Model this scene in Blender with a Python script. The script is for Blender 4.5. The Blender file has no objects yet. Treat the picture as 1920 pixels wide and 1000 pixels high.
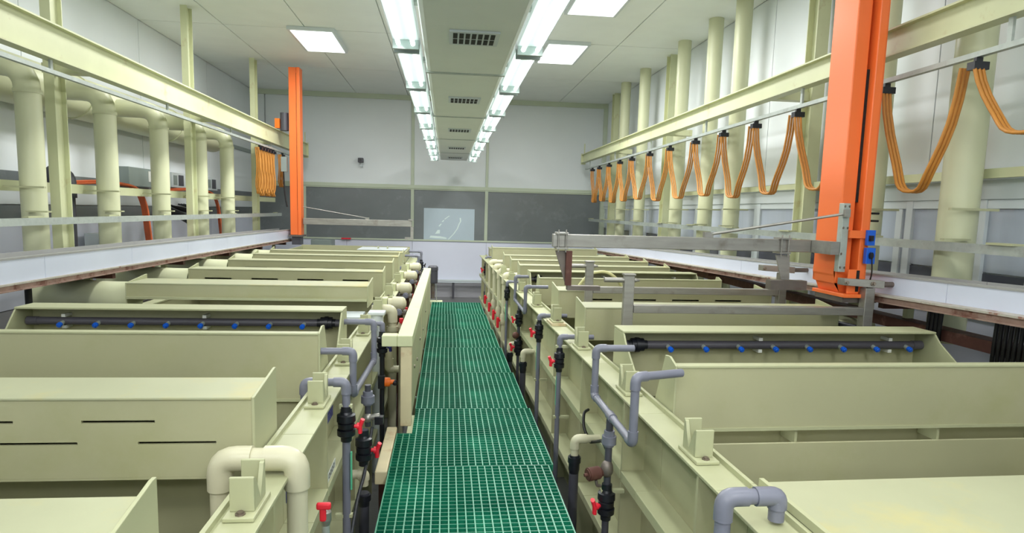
import bpy, math, random
from mathutils import Vector, Matrix
random.seed(7)
SC = bpy.context.scene
COL = SC.collection

# ------------------------------------------------------------------ camera, world, exposure
cam_d = bpy.data.cameras.new('camera'); cam = bpy.data.objects.new('camera', cam_d); COL.objects.link(cam)
R = [[0.9945859336008298, -0.014531468829174428, -0.1028963415143249],
     [-0.1004024093127517, 0.12097667351618444, -0.9875646817647709],
     [0.026798822503246632, 0.9925489816017269, 0.1188627032917148]]
M4 = Matrix(R).to_4x4(); M4.translation = Vector((0, 0, 1.98)); cam.matrix_world = M4
cam_d.sensor_width = 36; cam_d.lens = 1200 / 1920 * 36; cam_d.shift_y = 40 / 1920; cam_d.clip_start = .05
SC.camera = cam
w = bpy.data.worlds.new('world'); SC.world = w; w.use_nodes = True
w.node_tree.nodes['Background'].inputs[0].default_value = (.8, .9, 1, 1)
w.node_tree.nodes['Background'].inputs[1].default_value = .3
SC.view_settings.view_transform = 'Standard'; SC.view_settings.look = 'None'
SC.view_settings.exposure = -0.62; SC.view_settings.gamma = 1; SC.view_settings.use_curve_mapping = False
TUBE_W = 10.0          # watts of each twin-tube fitting
FILL_W = 70.0          # watts of each added flat fill lamp

# ------------------------------------------------------------------ materials
def lin(c):
    c = c / 255
    return c / 12.92 if c <= .04045 else ((c + .055) / 1.055) ** 2.4
def rgb(t): return (lin(t[0]), lin(t[1]), lin(t[2]), 1)
MATS = {}
def mat(name, col, rough=.5, metal=0, var=.06, scale=3, stain=None, stain_scale=1.2, stain_lo=.55, stain_hi=.75, bump=0, bscale=60, emit=0, spec=.5, stretch=None):
    m = bpy.data.materials.new(name); m.use_nodes = True; nt = m.node_tree; b = nt.nodes['Principled BSDF']
    L = nt.links; N = nt.nodes
    tc = N.new('ShaderNodeTexCoord'); src = tc.outputs['Object']
    if stretch:
        mp = N.new('ShaderNodeMapping'); mp.inputs['Scale'].default_value = stretch; L.new(src, mp.inputs[0]); src = mp.outputs[0]
    n1 = N.new('ShaderNodeTexNoise'); n1.inputs['Scale'].default_value = scale; n1.inputs['Detail'].default_value = 5; L.new(src, n1.inputs['Vector'])
    r = N.new('ShaderNodeMapRange'); r.inputs['From Min'].default_value = .3; r.inputs['From Max'].default_value = .7
    r.inputs['To Min'].default_value = 1 - var; r.inputs['To Max'].default_value = 1 + var; L.new(n1.outputs['Fac'], r.inputs['Value'])
    base = N.new('ShaderNodeRGB'); base.outputs[0].default_value = rgb(col); c_out = base.outputs[0]
    if stain:
        n2 = N.new('ShaderNodeTexNoise'); n2.inputs['Scale'].default_value = stain_scale; n2.inputs['Detail'].default_value = 7; n2.inputs['Roughness'].default_value = .65; L.new(tc.outputs['Object'], n2.inputs['Vector'])
        r2 = N.new('ShaderNodeMapRange'); r2.inputs['From Min'].default_value = stain_lo; r2.inputs['From Max'].default_value = stain_hi; L.new(n2.outputs['Fac'], r2.inputs['Value'])
        mx = N.new('ShaderNodeMix'); mx.data_type = 'RGBA'; L.new(r2.outputs[0], mx.inputs['Factor']); L.new(c_out, mx.inputs['A']); mx.inputs['B'].default_value = rgb(stain); c_out = mx.outputs['Result']
    mu = N.new('ShaderNodeVectorMath'); mu.operation = 'SCALE'; L.new(c_out, mu.inputs[0]); L.new(r.outputs[0], mu.inputs['Scale'])
    L.new(mu.outputs[0], b.inputs['Base Color'])
    b.inputs['Roughness'].default_value = rough; b.inputs['Metallic'].default_value = metal; b.inputs['Specular IOR Level'].default_value = spec
    if bump:
        n3 = N.new('ShaderNodeTexNoise'); n3.inputs['Scale'].default_value = bscale; n3.inputs['Detail'].default_value = 4; L.new(src, n3.inputs['Vector'])
        bp = N.new('ShaderNodeBump'); bp.inputs['Strength'].default_value = bump; bp.inputs['Distance'].default_value = .01; L.new(n3.outputs['Fac'], bp.inputs['Height']); L.new(bp.outputs[0], b.inputs['Normal'])
    if emit:
        b.inputs['Emission Color'].default_value = rgb(col); b.inputs['Emission Strength'].default_value = emit
    MATS[name] = m
    return m
PP = mat('beige_polypropylene', (175, 174, 139), .5, var=.05, scale=2.2, stain=(166, 166, 124), stain_scale=2.6, stain_lo=.5, stain_hi=.8)
PPT = mat('stained_polypropylene', (172, 174, 142), .55, var=.04, scale=4, stain=(188, 178, 120), stain_scale=1.7, stain_lo=.53, stain_hi=.72)
PPL = mat('light_polypropylene', (176, 178, 142), .5, var=.04, scale=5)
PIPEB = mat('beige_pipe', (200, 196, 168), .35, var=.03, scale=6)
RISER = mat('beige_duct', (204, 207, 172), .4, var=.05, scale=2)
PVC = mat('grey_pvc', (118, 120, 134), .35, var=.05, scale=8)
DPVC = mat('dark_grey_pvc', (70, 70, 80), .4, var=.06, scale=8)
SPRAYP = mat('spray_pipe_grey', (82, 80, 88), .4, var=.05, scale=8)
BLK = mat('black_plastic', (26, 28, 36), .35, var=.1, scale=14)
BCAB = mat('black_rubber', (14, 14, 17), .5, var=.1, scale=14)
RED = mat('red_plastic', (232, 40, 58), .4, var=.05)
BLUE = mat('blue_plastic', (26, 98, 214), .35, var=.05)
DBLUE = mat('blue_label', (44, 44, 128), .45, var=.1, scale=30, stain=(120, 120, 190), stain_scale=60, stain_lo=.56, stain_hi=.6)
ORG = mat('orange_paint', (250, 120, 56), .38, var=.03, scale=2)
ORP = mat('orange_plastic', (250, 120, 30), .4)
CAB = mat('yellow_cable', (190, 128, 52), .5, var=.08, scale=9)
CABO = mat('orange_cable', (224, 110, 62), .5, var=.12, scale=9)
SS = mat('stainless_steel', (160, 158, 152), .38, .6, var=.12, scale=5, stain=(128, 122, 112), stain_scale=6, stain_lo=.56, stain_hi=.8, stretch=(1, 6, 6))
SSD = mat('tarnished_steel', (120, 112, 106), .5, .6, var=.15, scale=7, stain=(110, 72, 58), stain_scale=5)
GALV = mat('galvanised_steel', (176, 184, 178), .45, .35, var=.1, scale=18, stain=(140, 142, 140), stain_scale=9)
RUST = mat('rusty_rail_steel', (158, 132, 120), .6, .2, var=.14, scale=20, stain=(120, 80, 66), stain_scale=7, stain_lo=.5, stain_hi=.62, bump=.15)
RAIL_TOP = mat('worn_rail_lip', (190, 184, 172), .5, .1, var=.1, scale=20, stain=(150, 110, 95), stain_scale=12, stain_lo=.56, stain_hi=.66)
WHT = mat('white_gutter_plastic', (214, 220, 238), .4, var=.02, scale=3)
TRIMG = mat('gutter_inner_grey', (160, 160, 158), .5, var=.05)
WALL = mat('white_wall_panel', (226, 232, 234), .42, var=.02, scale=1.5)
WALLB = mat('bright_lower_wall_panel', (226, 230, 246), .4, var=.02, scale=1.5)
CEIL = mat('white_ceiling_panel', (236, 240, 236), .6, var=.02)
FLOOR = mat('grey_floor', (112, 112, 112), .3, var=.15, scale=2, stain=(58, 56, 50), stain_scale=1.5, bump=.1)
WAINS = mat('brushed_grey_wainscot', (180, 180, 186), .35, .1, var=.08, scale=3, stretch=(1, 1, 8))
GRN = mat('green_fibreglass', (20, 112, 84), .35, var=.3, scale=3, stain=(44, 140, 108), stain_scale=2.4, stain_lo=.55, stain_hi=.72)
GRNL = mat('green_fibreglass_highlit', (84, 154, 126), .35, var=.25, scale=4)  # lengthwise bars: glossy highlights put into a lighter colour
WOOD = mat('weathered_beige_beam', (208, 196, 160), .5, var=.08, scale=6, stain=(168, 128, 88), stain_scale=5, stain_lo=.54, stain_hi=.75)
FRAME = mat('painted_beige_frame', (204, 208, 168), .42, var=.05, scale=3, stain=(176, 160, 116), stain_scale=4, stain_lo=.6, stain_hi=.78)
FILM = mat('dark_window_film', (118, 124, 126), .28, var=.06, scale=2, stain=(132, 138, 140), stain_scale=3, stain_lo=.56, stain_hi=.72, stretch=(1, 1, 1.6))
GLASS = mat('grey_blue_glazing', (176, 184, 196), .12, var=.08, scale=1.3, stretch=(1, 3, .5))
GLASSD = mat('dark_glazing', (84, 86, 96), .12, var=.1, scale=2)
ALU = mat('white_window_frame', (206, 214, 216), .35, var=.02)
BEADF = mat('pale_green_trim', (196, 206, 184), .4, var=.03)
PANEW = mat('pale_blue_pane', (190, 206, 216), .12, var=.04, scale=2)
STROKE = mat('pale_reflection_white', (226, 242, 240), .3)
MOTOR = mat('grey_motor_paint', (74, 74, 82), .45, var=.08, scale=10)
BROWN = mat('rusty_brown_steel', (92, 58, 50), .65, .2, var=.2, scale=12, stain=(140, 104, 90), stain_scale=10)
LIQ = mat('dark_bath_liquid', (44, 60, 54), .05, var=.2, scale=8)
TUBE = mat('lit_tube', (240, 252, 246), .4, emit=6.0)
FILL_GLOW = mat('added_lamp_diffuser', (244, 250, 248), .4, emit=3.0)  # glowing face of the added fill lamps
BOX = mat('grey_cabinet_paint', (140, 152, 148), .4, var=.03)
PAPER = mat('white_paper', (224, 226, 220), .6)
DARK = mat('dark_void', (18, 18, 20), .7)
INK = mat('black_ink', (30, 30, 34), .6)
TAPE = mat('green_tape', (94, 190, 150), .4)
HOSE = mat('corrugated_dark_hose', (52, 54, 60), .4, var=.3, scale=60)
BOLT = mat('dull_bolt_steel', (130, 118, 106), .45, .6, var=.2, scale=40)

# ------------------------------------------------------------------ mesh builder
def rotR(p):                      # the row of baths on the far side of the walkway stands slightly askew
    x, y, z = p
    return (x - .021 * (y - 2.5), y + .021 * (x - .95), z)
def ident(p): return tuple(p)
class MB:
    def __init__(s, xf=ident): s.v = []; s.f = []; s.sm = []; s.xf = xf
    def add(s, vs, fs, smooth=False):
        o = len(s.v); s.v += [s.xf(v) for v in vs]; s.f += [tuple(i + o for i in f) for f in fs]; s.sm += [smooth] * len(fs); return s
    def box(s, x0, x1, y0, y1, z0, z1):
        if x0 > x1: x0, x1 = x1, x0
        if y0 > y1: y0, y1 = y1, y0
        if z0 > z1: z0, z1 = z1, z0
        return s.add([(x0, y0, z0), (x1, y0, z0), (x1, y1, z0), (x0, y1, z0), (x0, y0, z1), (x1, y0, z1), (x1, y1, z1), (x0, y1, z1)],
                     [(3, 2, 1, 0), (4, 5, 6, 7), (0, 1, 5, 4), (1, 2, 6, 5), (2, 3, 7, 6), (3, 0, 4, 7)])
    def prism(s, poly, axis, a, b):            # poly in the two other axes, in x,y,z order
        def P(p, t):
            if axis == 'x': return (t, p[0], p[1])
            if axis == 'y': return (p[0], t, p[1])
            return (p[0], p[1], t)
        n = len(poly); area = sum(poly[i][0] * poly[(i + 1) % n][1] - poly[(i + 1) % n][0] * poly[i][1] for i in range(n))
        if (area < 0) != (axis == 'y'): poly = poly[::-1]
        if a > b: a, b = b, a
        vs = [P(p, a) for p in poly] + [P(p, b) for p in poly]
        fs = [tuple(range(n))[::-1], tuple(range(n, 2 * n))] + [(i, (i + 1) % n, n + (i + 1) % n, n + i) for i in range(n)]
        return s.add(vs, fs)
    def rings(s, cs, rs, ax, n=16, caps=True, smooth=True):
        ax = Vector(ax).normalized(); t = Vector((0, 0, 1)) if abs(ax.z) < .9 else Vector((0, 1, 0))
        u = ax.cross(t).normalized(); v = ax.cross(u)
        vs = []; fs = []
        for c, r in zip(cs, rs):
            c = Vector(c)
            for i in range(n):
                a = 2 * math.pi * i / n; vs.append(tuple(c + (u * math.cos(a) + v * math.sin(a)) * r))
        for k in range(len(cs) - 1):
            for i in range(n): fs.append((k * n + i, k * n + (i + 1) % n, (k + 1) * n + (i + 1) % n, (k + 1) * n + i))
        s.add(vs, fs, smooth)
        if caps:
            s.add(vs[:n], [tuple(range(n))[::-1]]); s.add(vs[-n:], [tuple(range(n))])
        return s
    def cyl(s, p0, p1, r, r2=None, n=16):
        return s.rings([p0, p1], [r, r if r2 is None else r2], Vector(p1) - Vector(p0), n)
    def lathe(s, p, d, prof, n=18, smooth=True):    # prof: (distance along d, radius); duplicated points give crisp steps
        p = Vector(p); d = Vector(d).normalized()
        for (t0, r0), (t1, r1) in zip(prof[:-1], prof[1:]):
            if abs(t0 - t1) < 1e-6 and abs(r0 - r1) < 1e-6: continue
            q0 = p + d * t0; q1 = p + d * (t1 if abs(t1 - t0) > 1e-6 else t0 + 1e-5)
            s.rings([q0, q1], [max(r0, 1e-4), max(r1, 1e-4)], d, n, caps=False, smooth=smooth)
        s.rings([p + d * prof[0][0], p + d * (prof[0][0] + 1e-4)], [prof[0][1]] * 2, d, n)
        s.rings([p + d * (prof[-1][0] - 1e-4), p + d * prof[-1][0]], [prof[-1][1]] * 2, d, n)
        return s
    def tube(s, pts, r, fil=0, n=14, caps=True, flat=None):
        pts = [Vector(p) for p in pts]
        if fil: pts = fillet(pts, fil)
        T = []
        for i in range(len(pts)):
            a = pts[max(i - 1, 0)]; b = pts[min(i + 1, len(pts) - 1)]; T.append((b - a).normalized())
        t = Vector((0, 0, 1)) if abs(T[0].z) < .9 else Vector((0, 1, 0))
        u = T[0].cross(t).normalized(); vs = []; fs = []
        for k, p in enumerate(pts):
            if k: u = (u - T[k] * u.dot(T[k])).normalized()
            v = T[k].cross(u)
            ra, rb = (r, r) if flat is None else flat
            for i in range(n):
                a = 2 * math.pi * i / n; vs.append(tuple(p + u * math.cos(a) * ra + v * math.sin(a) * rb))
        for k in range(len(pts) - 1):
            for i in range(n): fs.append((k * n + i, k * n + (i + 1) % n, (k + 1) * n + (i + 1) % n, (k + 1) * n + i))
        s.add(vs, fs, True)
        if caps: s.add(vs[:n], [tuple(range(n))[::-1]]); s.add(vs[-n:], [tuple(range(n))])
        return s
    def ball(s, c, r, n=14, m=8, sq=(1, 1, 1)):
        c = Vector(c); vs = [tuple(c + Vector((0, 0, -r * sq[2])))]; fs = []
        for j in range(1, m):
            a = -math.pi / 2 + math.pi * j / m
            for i in range(n):
                b = 2 * math.pi * i / n; vs.append((c.x + r * sq[0] * math.cos(a) * math.cos(b), c.y + r * sq[1] * math.cos(a) * math.sin(b), c.z + r * sq[2] * math.sin(a)))
        vs.append(tuple(c + Vector((0, 0, r * sq[2])))); top = len(vs) - 1
        for i in range(n): fs.append((0, 1 + (i + 1) % n, 1 + i)); fs.append((top, top - n + i, top - n + (i + 1) % n))
        for j in range(m - 2):
            for i in range(n): a = 1 + j * n; fs.append((a + i, a + (i + 1) % n, a + n + (i + 1) % n, a + n + i))
        return s.add(vs, fs, True)
    def plate(s, x0, x1, z0, z1, y0, y1, holes):       # vertical sheet facing y with slots right through it
        xs = sorted({x0, x1} | {h[0] for h in holes} | {h[1] for h in holes}); zs = sorted({z0, z1} | {h[2] for h in holes} | {h[3] for h in holes})
        for i in range(len(xs) - 1):
            for j in range(len(zs) - 1):
                cx = (xs[i] + xs[i + 1]) / 2; cz = (zs[j] + zs[j + 1]) / 2
                if not any(h[0] < cx < h[1] and h[2] < cz < h[3] for h in holes): s.box(xs[i], xs[i + 1], y0, y1, zs[j], zs[j + 1])
        return s
    def build(s, name, m, parent=None, bevel=0, label=None):
        o0 = Vector((0, 0, 0)); p = parent
        while p is not None: o0 += p.location; p = p.parent
        me = bpy.data.meshes.new(name); me.from_pydata([tuple(Vector(v) - o0) for v in s.v], [], s.f)
        me.polygons.foreach_set('use_smooth', s.sm); me.materials.append(m); me.update()
        o = bpy.data.objects.new(name, me); COL.objects.link(o); o.parent = parent
        if label: o['label'] = label
        if bevel:
            b = o.modifiers.new('bevel', 'BEVEL'); b.width = bevel; b.segments = 2; b.limit_method = 'ANGLE'; b.angle_limit = math.radians(50)
        return o
def fillet(pts, f, k=5):
    out = [pts[0]]
    for a, b, c in zip(pts[:-2], pts[1:-1], pts[2:]):
        d0 = (a - b); d1 = (c - b); g = min(f, d0.length * .49, d1.length * .49); p0 = b + d0.normalized() * g; p1 = b + d1.normalized() * g
        for i in range(k + 1):
            t = i / k; out.append(p0 * (1 - t) ** 2 + b * 2 * t * (1 - t) + p1 * t * t)
    out.append(pts[-1]); return out
def thing(name, label, cat, loc, group=None, xf=ident):
    o = bpy.data.objects.new(name, None); COL.objects.link(o); o.location = xf(loc); o['label'] = label; o['category'] = cat; o.empty_display_size = .1
    if group: o['group'] = group
    return o
def tag(o, label, cat, group=None):
    o['label'] = label; o['category'] = cat
    if group: o['group'] = group
    return o
def struct(o): o['kind'] = 'structure'; return o
ORD = ['first', 'second', 'third', 'fourth', 'fifth', 'sixth', 'seventh', 'eighth', 'ninth', 'tenth', 'eleventh', 'twelfth', 'thirteenth', 'fourteenth', 'fifteenth', 'sixteenth', 'seventeenth', 'eighteenth']

# ------------------------------------------------------------------ room
XL, XR, YB, YF, ZC = -4.2, 3.56, 14.5, -8.0, 4.42
struct(MB().box(XL - .1, XR + .1, YF - .1, YB + .1, -.08, 0).build('floor', FLOOR))
ce = struct(MB().box(XL - .1, XR + .1, YF - .1, YB + .1, ZC + .03, ZC + .1).build('ceiling', CEIL))
for i in range(7):
    for j in range(9):
        x0 = XL + i * (XR - XL) / 7; x1 = XL + (i + 1) * (XR - XL) / 7; y0 = YF + j * (YB - YF) / 9; y1 = YF + (j + 1) * (YB - YF) / 9
        MB().box(x0 + .008, x1 - .008, y0 + .008, y1 - .008, ZC, ZC + .03).build('panel', CEIL, ce)
wb = struct(MB().box(XL - .1, XR + .1, YB + .04, YB + .12, 0, ZC + .03).build('wall_back', WALL))
struct(MB().box(XL - .1, XR + .1, YF - .1, YF, 0, ZC + .03).build('wall_front', WALL))
wl = struct(MB().box(XL - .12, XL - .04, YF, YB + .04, 0, ZC + .03).build('wall_left', WALL))
wr = struct(MB().box(XR + .04, XR + .12, YF, YB + .04, 0, ZC + .03).build('wall_right', WALL))
# back wall: sandwich panels above the window band, bright panels below it, wainscot at the foot
xs = [XL, -3.9, -.76, .87, XR]
for a, b in zip(xs[:-1], xs[1:]):
    MB().box(a + .012, b - .012, YB, YB + .04, 2.5, ZC).build('panel', WALL, wb)
for a, b in [(XL, -2.2), (-2.2, -.76), (-.76, .9), (.9, XR)]:
    MB().box(a + .003, b - .003, YB, YB + .04, .4, 1.27).build('panel', WALLB, wb)
    MB().box(a + .003, b - .003, YB + .01, YB + .04, 0, .37).build('wainscot_panel', WAINS, wb)
struct(MB().box(XL, XR, YB - .05, YB + .04, .365, .405).build('trim_1', ALU))
struct(MB().box(XL, XR, YB - .03, YB + .04, 1.265, 1.30).box(XL, XR, YB - .03, YB + .04, 2.42, 2.50).build('trim_2', BEADF, bevel=.006))
struct(MB().box(-.80, -.73, YB - .025, YB + .04, 2.5, ZC).box(.85, .91, YB - .025, YB + .04, 2.5, ZC).build('trim_3', BEADF, bevel=.006))
struct(MB().box(XR - .08, XR + .04, YB - .1, YB + .04, 0, ZC).build('trim_4', BEADF, bevel=.006))
struct(MB().box(XL, XR, YB - .05, YB + .04, ZC - .1, ZC).build('trim_5', BEADF))
struct(MB().box(XL - .04, XL + .03, YF, YB, 3.06, 3.13).build('trim_6', BOX))
n = 0
for a, b in [(XL, -3.1), (-3.1, -.765), (-.765, .88), (.88, XR)]:
    n += 1
    wn = struct(MB().box(a, a + .035, YB - .02, YB + .04, 1.30, 2.42).box(b - .035, b, YB - .02, YB + .04, 1.30, 2.42).box(a, b, YB - .015, YB + .04, 2.395, 2.42).build('window_%d' % n, BEADF, bevel=.004))
    MB().box(a + .035, b - .035, YB + .01, YB + .03, 1.30, 2.395).build('pane', FILM, wn)
# unfilmed pane in the third light with its reflections painted on as pale streaks
pw = MB().box(-.51, .62, YB - .004, YB + .009, 1.302, 2.0).build('clear_pane', PANEW, wn)
bpy.data.objects['clear_pane'].parent = bpy.data.objects['window_3']
def reflection_streak(pts, wd):
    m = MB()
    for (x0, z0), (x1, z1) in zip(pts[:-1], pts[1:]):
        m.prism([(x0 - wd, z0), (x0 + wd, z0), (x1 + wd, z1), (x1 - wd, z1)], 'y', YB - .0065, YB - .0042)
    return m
q = reflection_streak([(.04, 1.31), (.16, 1.44), (.24, 1.56), (.28, 1.67), (.31, 1.72), (.30, 1.8)], .014)
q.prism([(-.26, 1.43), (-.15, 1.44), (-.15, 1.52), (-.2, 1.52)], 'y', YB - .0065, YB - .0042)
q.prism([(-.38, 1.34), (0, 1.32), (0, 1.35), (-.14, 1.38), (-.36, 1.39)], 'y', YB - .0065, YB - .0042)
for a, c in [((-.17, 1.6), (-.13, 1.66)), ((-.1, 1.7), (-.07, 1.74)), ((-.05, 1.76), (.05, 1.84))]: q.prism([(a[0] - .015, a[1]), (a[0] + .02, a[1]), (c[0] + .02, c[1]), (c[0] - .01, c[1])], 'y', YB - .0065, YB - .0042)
q.build('reflection_streak', STROKE, pw)
# left wall: long sandwich panels, a dark conduit line and grey lower band
for j in range(9):
    y0 = YF + j * (YB - YF) / 9; y1 = YF + (j + 1) * (YB - YF) / 9
    MB().box(XL - .04, XL, y0 + .005, y1 - .005, 2.24, ZC).build('panel', WALL, wl)
    MB().box(XL - .04, XL, y0 + .005, y1 - .005, 1.92, 2.15).build('panel', WALL, wl)
    MB().box(XL - .04, XL - .005, y0 + .005, y1 - .005, 1.74, 1.91).build('grey_band_panel', FILM, wl)
    MB().box(XL - .04, XL, y0 + .005, y1 - .005, .9, 1.73).build('panel', WALLB, wl)
    MB().box(XL - .04, XL, y0 + .005, y1 - .005, 0, .89).build('wainscot_panel', WAINS, wl)
    MB().box(XR, XR + .04, y0 + .005, y1 - .005, 2.34, ZC).build('panel', WALL, wr)
    MB().box(XR, XR + .04, y0 + .005, y1 - .005, 0, 1.36).build('panel', WALLB, wr)
struct(MB().box(XL - .04, XL + .02, YF, YB, 2.15, 2.24).build('trim_7', FILM))
# right wall: band of sliding windows
struct(MB().box(XR - .02, XR + .04, YF, YB, 2.14, 2.27).build('trim_8', ALU, bevel=.006))
struct(MB().box(XR - .03, XR + .04, YF, YB, 1.36, 1.40).build('trim_9', ALU, bevel=.006))
ys = [YF, -6.0, -4.2, -2.4, -.6, 1.2, 3.0, 4.0, 5.4, 7.1, 8.9, 10.5, 12.2, 13.6, YB]
for k, (a, b) in enumerate(zip(ys[:-1], ys[1:])):
    fr = MB(); t = .07; m_ = (a + b) / 2
    for y in (a, b): fr.box(XR - .01, XR + .04, y - t if y == b else y, y if y == b else y + t, 1.40, 2.14)
    fr.box(XR - .01, XR + .03, m_ - .09, m_ - .02, 1.40, 2.14).box(XR + .0, XR + .035, m_ + .03, m_ + .10, 1.40, 2.14)
    fr.box(XR - .005, XR + .035, a + t, b - t, 2.08, 2.14).box(XR - .005, XR + .035, a + t, b - t, 1.40, 1.44)
    wn = struct(fr.build('window_%d' % (5 + k), ALU, bevel=.003))
    MB().box(XR + .015, XR + .035, a + t, m_ - .07, 1.66, 2.08).build('pane', GLASS, wn); MB().box(XR + .015, XR + .035, m_ + .08, b - t, 1.66, 2.08).build('pane', GLASS, wn)
    MB().box(XR + .015, XR + .035, m_ - .02, m_ + .03, 1.44, 2.08).build('pane', GLASS, wn)
    MB().box(XR + .014, XR + .034, a + t, m_ - .07, 1.44, 1.65).build('lower_pane', GLASSD, wn); MB().box(XR + .014, XR + .034, m_ + .08, b - t, 1.44, 1.65).build('lower_pane', GLASSD, wn)

# ------------------------------------------------------------------ hanging lamps and air duct over the walkway
DX0, DX1, DZ = -.16, .40, 2.96
du = thing('air_duct', 'long pale air duct hung over the walkway between two lamp rows', 'air duct', ((DX0 + DX1) / 2, 5.5, DZ))
MB().box(DX0, DX1, -7.8, 13.1, DZ, DZ + .34).build('casing', CEIL, du, bevel=.03)
for y in [0.6, 2.2, 3.8, 5.9, 8.1, 10.4, 12.3]:
    g = MB().box(.0, .28, y - .14, y + .14, DZ - .012, DZ - .001).build('grille', ALU, du)
    m = MB()
    for r_ in range(2):
        for c_ in range(7): m.box(.02 + c_ * .035, .045 + c_ * .035, y - .11 + r_ * .12, y - .01 + r_ * .12, DZ - .014, DZ - .0125)
    m.build('slot', DARK, g)
for y in [1.4, 3.0, 4.8, 7.0, 9.2, 11.4]:
    MB().box(DX0 - .005, DX1 + .005, y - .02, y + .02, DZ - .006, DZ + .345).build('joint_band', GALV, du)
for y in [0, 3, 6, 9, 12]:
    MB().cyl((.12, y, DZ + .34), (.12, y, ZC), .008, n=8).build('hanger_rod', GALV, du)
k = 0
for sx, X in ((-1, DX0 - .11), (1, DX1 + .11)):
    for i in range(16):
        y = -7.6 + i * 1.32; k += 1
        side = 'left' if sx < 0 else 'right'
        t = thing('tube_lamp', 'twin tube lamp on the %s edge of the air duct, %s from the back wall' % (side, ORD[15 - i]), 'lamp', (X, y + .6, DZ + .05), 'tube lamps along the air duct')
        MB().box(X - .085, X + .085, y, y + 1.24, DZ + .06, DZ + .11).build('housing', ALU, t, bevel=.008)
        for dx in (-.045, .045): MB().cyl((X + dx, y + .03, DZ + .035), (X + dx, y + 1.21, DZ + .035), .014, n=10).build('tube', TUBE, t)
        for ya_ in (y, y + 1.215): MB().box(X - .08, X + .08, ya_, ya_ + .025, DZ + .005, DZ + .06).build('end_cap', BOX, t)
        MB().box(X - sx * .085, DX0 if sx < 0 else DX1, y + .5, y + .56, DZ + .07, DZ + .1).build('bracket', GALV, t)
        ld = bpy.data.lights.new('tube_lamp_light', 'AREA'); ld.shape = 'RECTANGLE'; ld.size = .14; ld.size_y = 1.18; ld.energy = TUBE_W; ld.color = (1, 1, .985)
        lo = bpy.data.objects.new('tube_lamp_light', ld); COL.objects.link(lo); lo.parent = t; lo.location = (0, 0, -.04); lo.rotation_euler = (0, math.radians(-38 * sx), 0)
for sx in (-1, 1):  # unseen fill lamps, added under the ceiling to lift the ambient light
    for i, y in enumerate((-6.5, -3.9, -1.3, 1.6, 4.6, 7.4, 10.0)):
        X = -1.9 if sx < 0 else 1.7
        t = thing('added_fill_lamp', 'added flat white fill lamp above the %s bath row, %s from the back wall' % ('left' if sx < 0 else 'right', ORD[6 - i]), 'lamp', (X, y, ZC - .06), 'added flat fill lamps')
        MB().box(X - .32, X + .32, y - .62, y + .62, ZC - .05, ZC - .002).build('frame', ALU, t); MB().box(X - .28, X + .28, y - .58, y + .58, ZC - .056, ZC - .051).build('diffuser', FILL_GLOW, t)
        ld = bpy.data.lights.new('added_fill_light', 'AREA'); ld.shape = 'RECTANGLE'; ld.size = .55; ld.size_y = 1.1; ld.energy = FILL_W * (1.5 if y < 0 else .45 if y < 5 else 1.7); ld.color = (1, .995, .99)
        lo = bpy.data.objects.new('added_fill_light', ld); COL.objects.link(lo); lo.parent = t; lo.location = (0, 0, -.01)

# ------------------------------------------------------------------ walkway of moulded grating panels
GZ = .6
ends = [1.35, 2.35, 3.34, 4.36, 5.36, 6.36, 7.36, 8.45, 9.55]
def grating(i, y0, y1, xl, xr, notch=None):
    lab = 'green moulded grating panel of the walkway, %s from the far end' % ORD[len(ends) - 1 - i] if i else 'green moulded grating panel of the walkway at its near end'
    t = thing('grating_panel', lab, 'grating', ((xl + xr) / 2, (y0 + y1) / 2, GZ - .03), 'green grating panels of the walkway')
    y0 += .004; y1 -= .004
    longi = MB(); cross = MB()
    x = xl
    n = int(round((xr - xl) / .0385)); p = (xr - xl) / n
    for k in range(n + 1):
        X = xl + k * p; ya = y0
        yb = notch[1] if (notch and X < notch[0] - .002) else y1
        longi.box(X - .003, X + .003, ya, yb, GZ - .04, GZ)
    ny = int(round((y1 - y0) / .0385)); q = (y1 - y0) / ny
    for k in range(ny + 1):
        Y = y0 + k * q; xa = notch[0] if (notch and Y > notch[1] + .002) else xl
        cross.box(xa, xr, Y - .0025, Y + .0025, GZ - .04, GZ - .001)
    if notch: cross.box(xl, notch[0], notch[1] - .003, notch[1] + .003, GZ - .04, GZ)
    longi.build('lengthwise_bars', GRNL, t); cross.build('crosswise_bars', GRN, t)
    if i in (2, 3):   # closed corner by the frame post
        pass
    if i >= 6: pass
    for X in (xl + .05, xr - .09): MB().box(X, X + .04, y0 + .02, y1 - .02, GZ - .09, GZ - .0405).build('support_rail', FRAME, t)
    for X in (xl + .07, xr - .07): MB().box(X - .02, X + .02, y0 + .3, y0 + .34, 0, GZ - .09).build('support_leg', FRAME, t)
for i in range(len(ends)):
    y0 = .35 if i == 0 else ends[i - 1]; y1 = ends[i]
    xl = -.285 if i <= 2 else (-.196 if i < 7 else -.2); xr = .575 if i <= 2 else .60 - .02 * max(0, i - 3) * .8
    grating(i, y0, y1, xl, xr, (-.196, 3.86) if i == 3 else None) if i != 3 else grating(i, y0, y1, -.285, .60, (-.196, 3.86))

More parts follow.
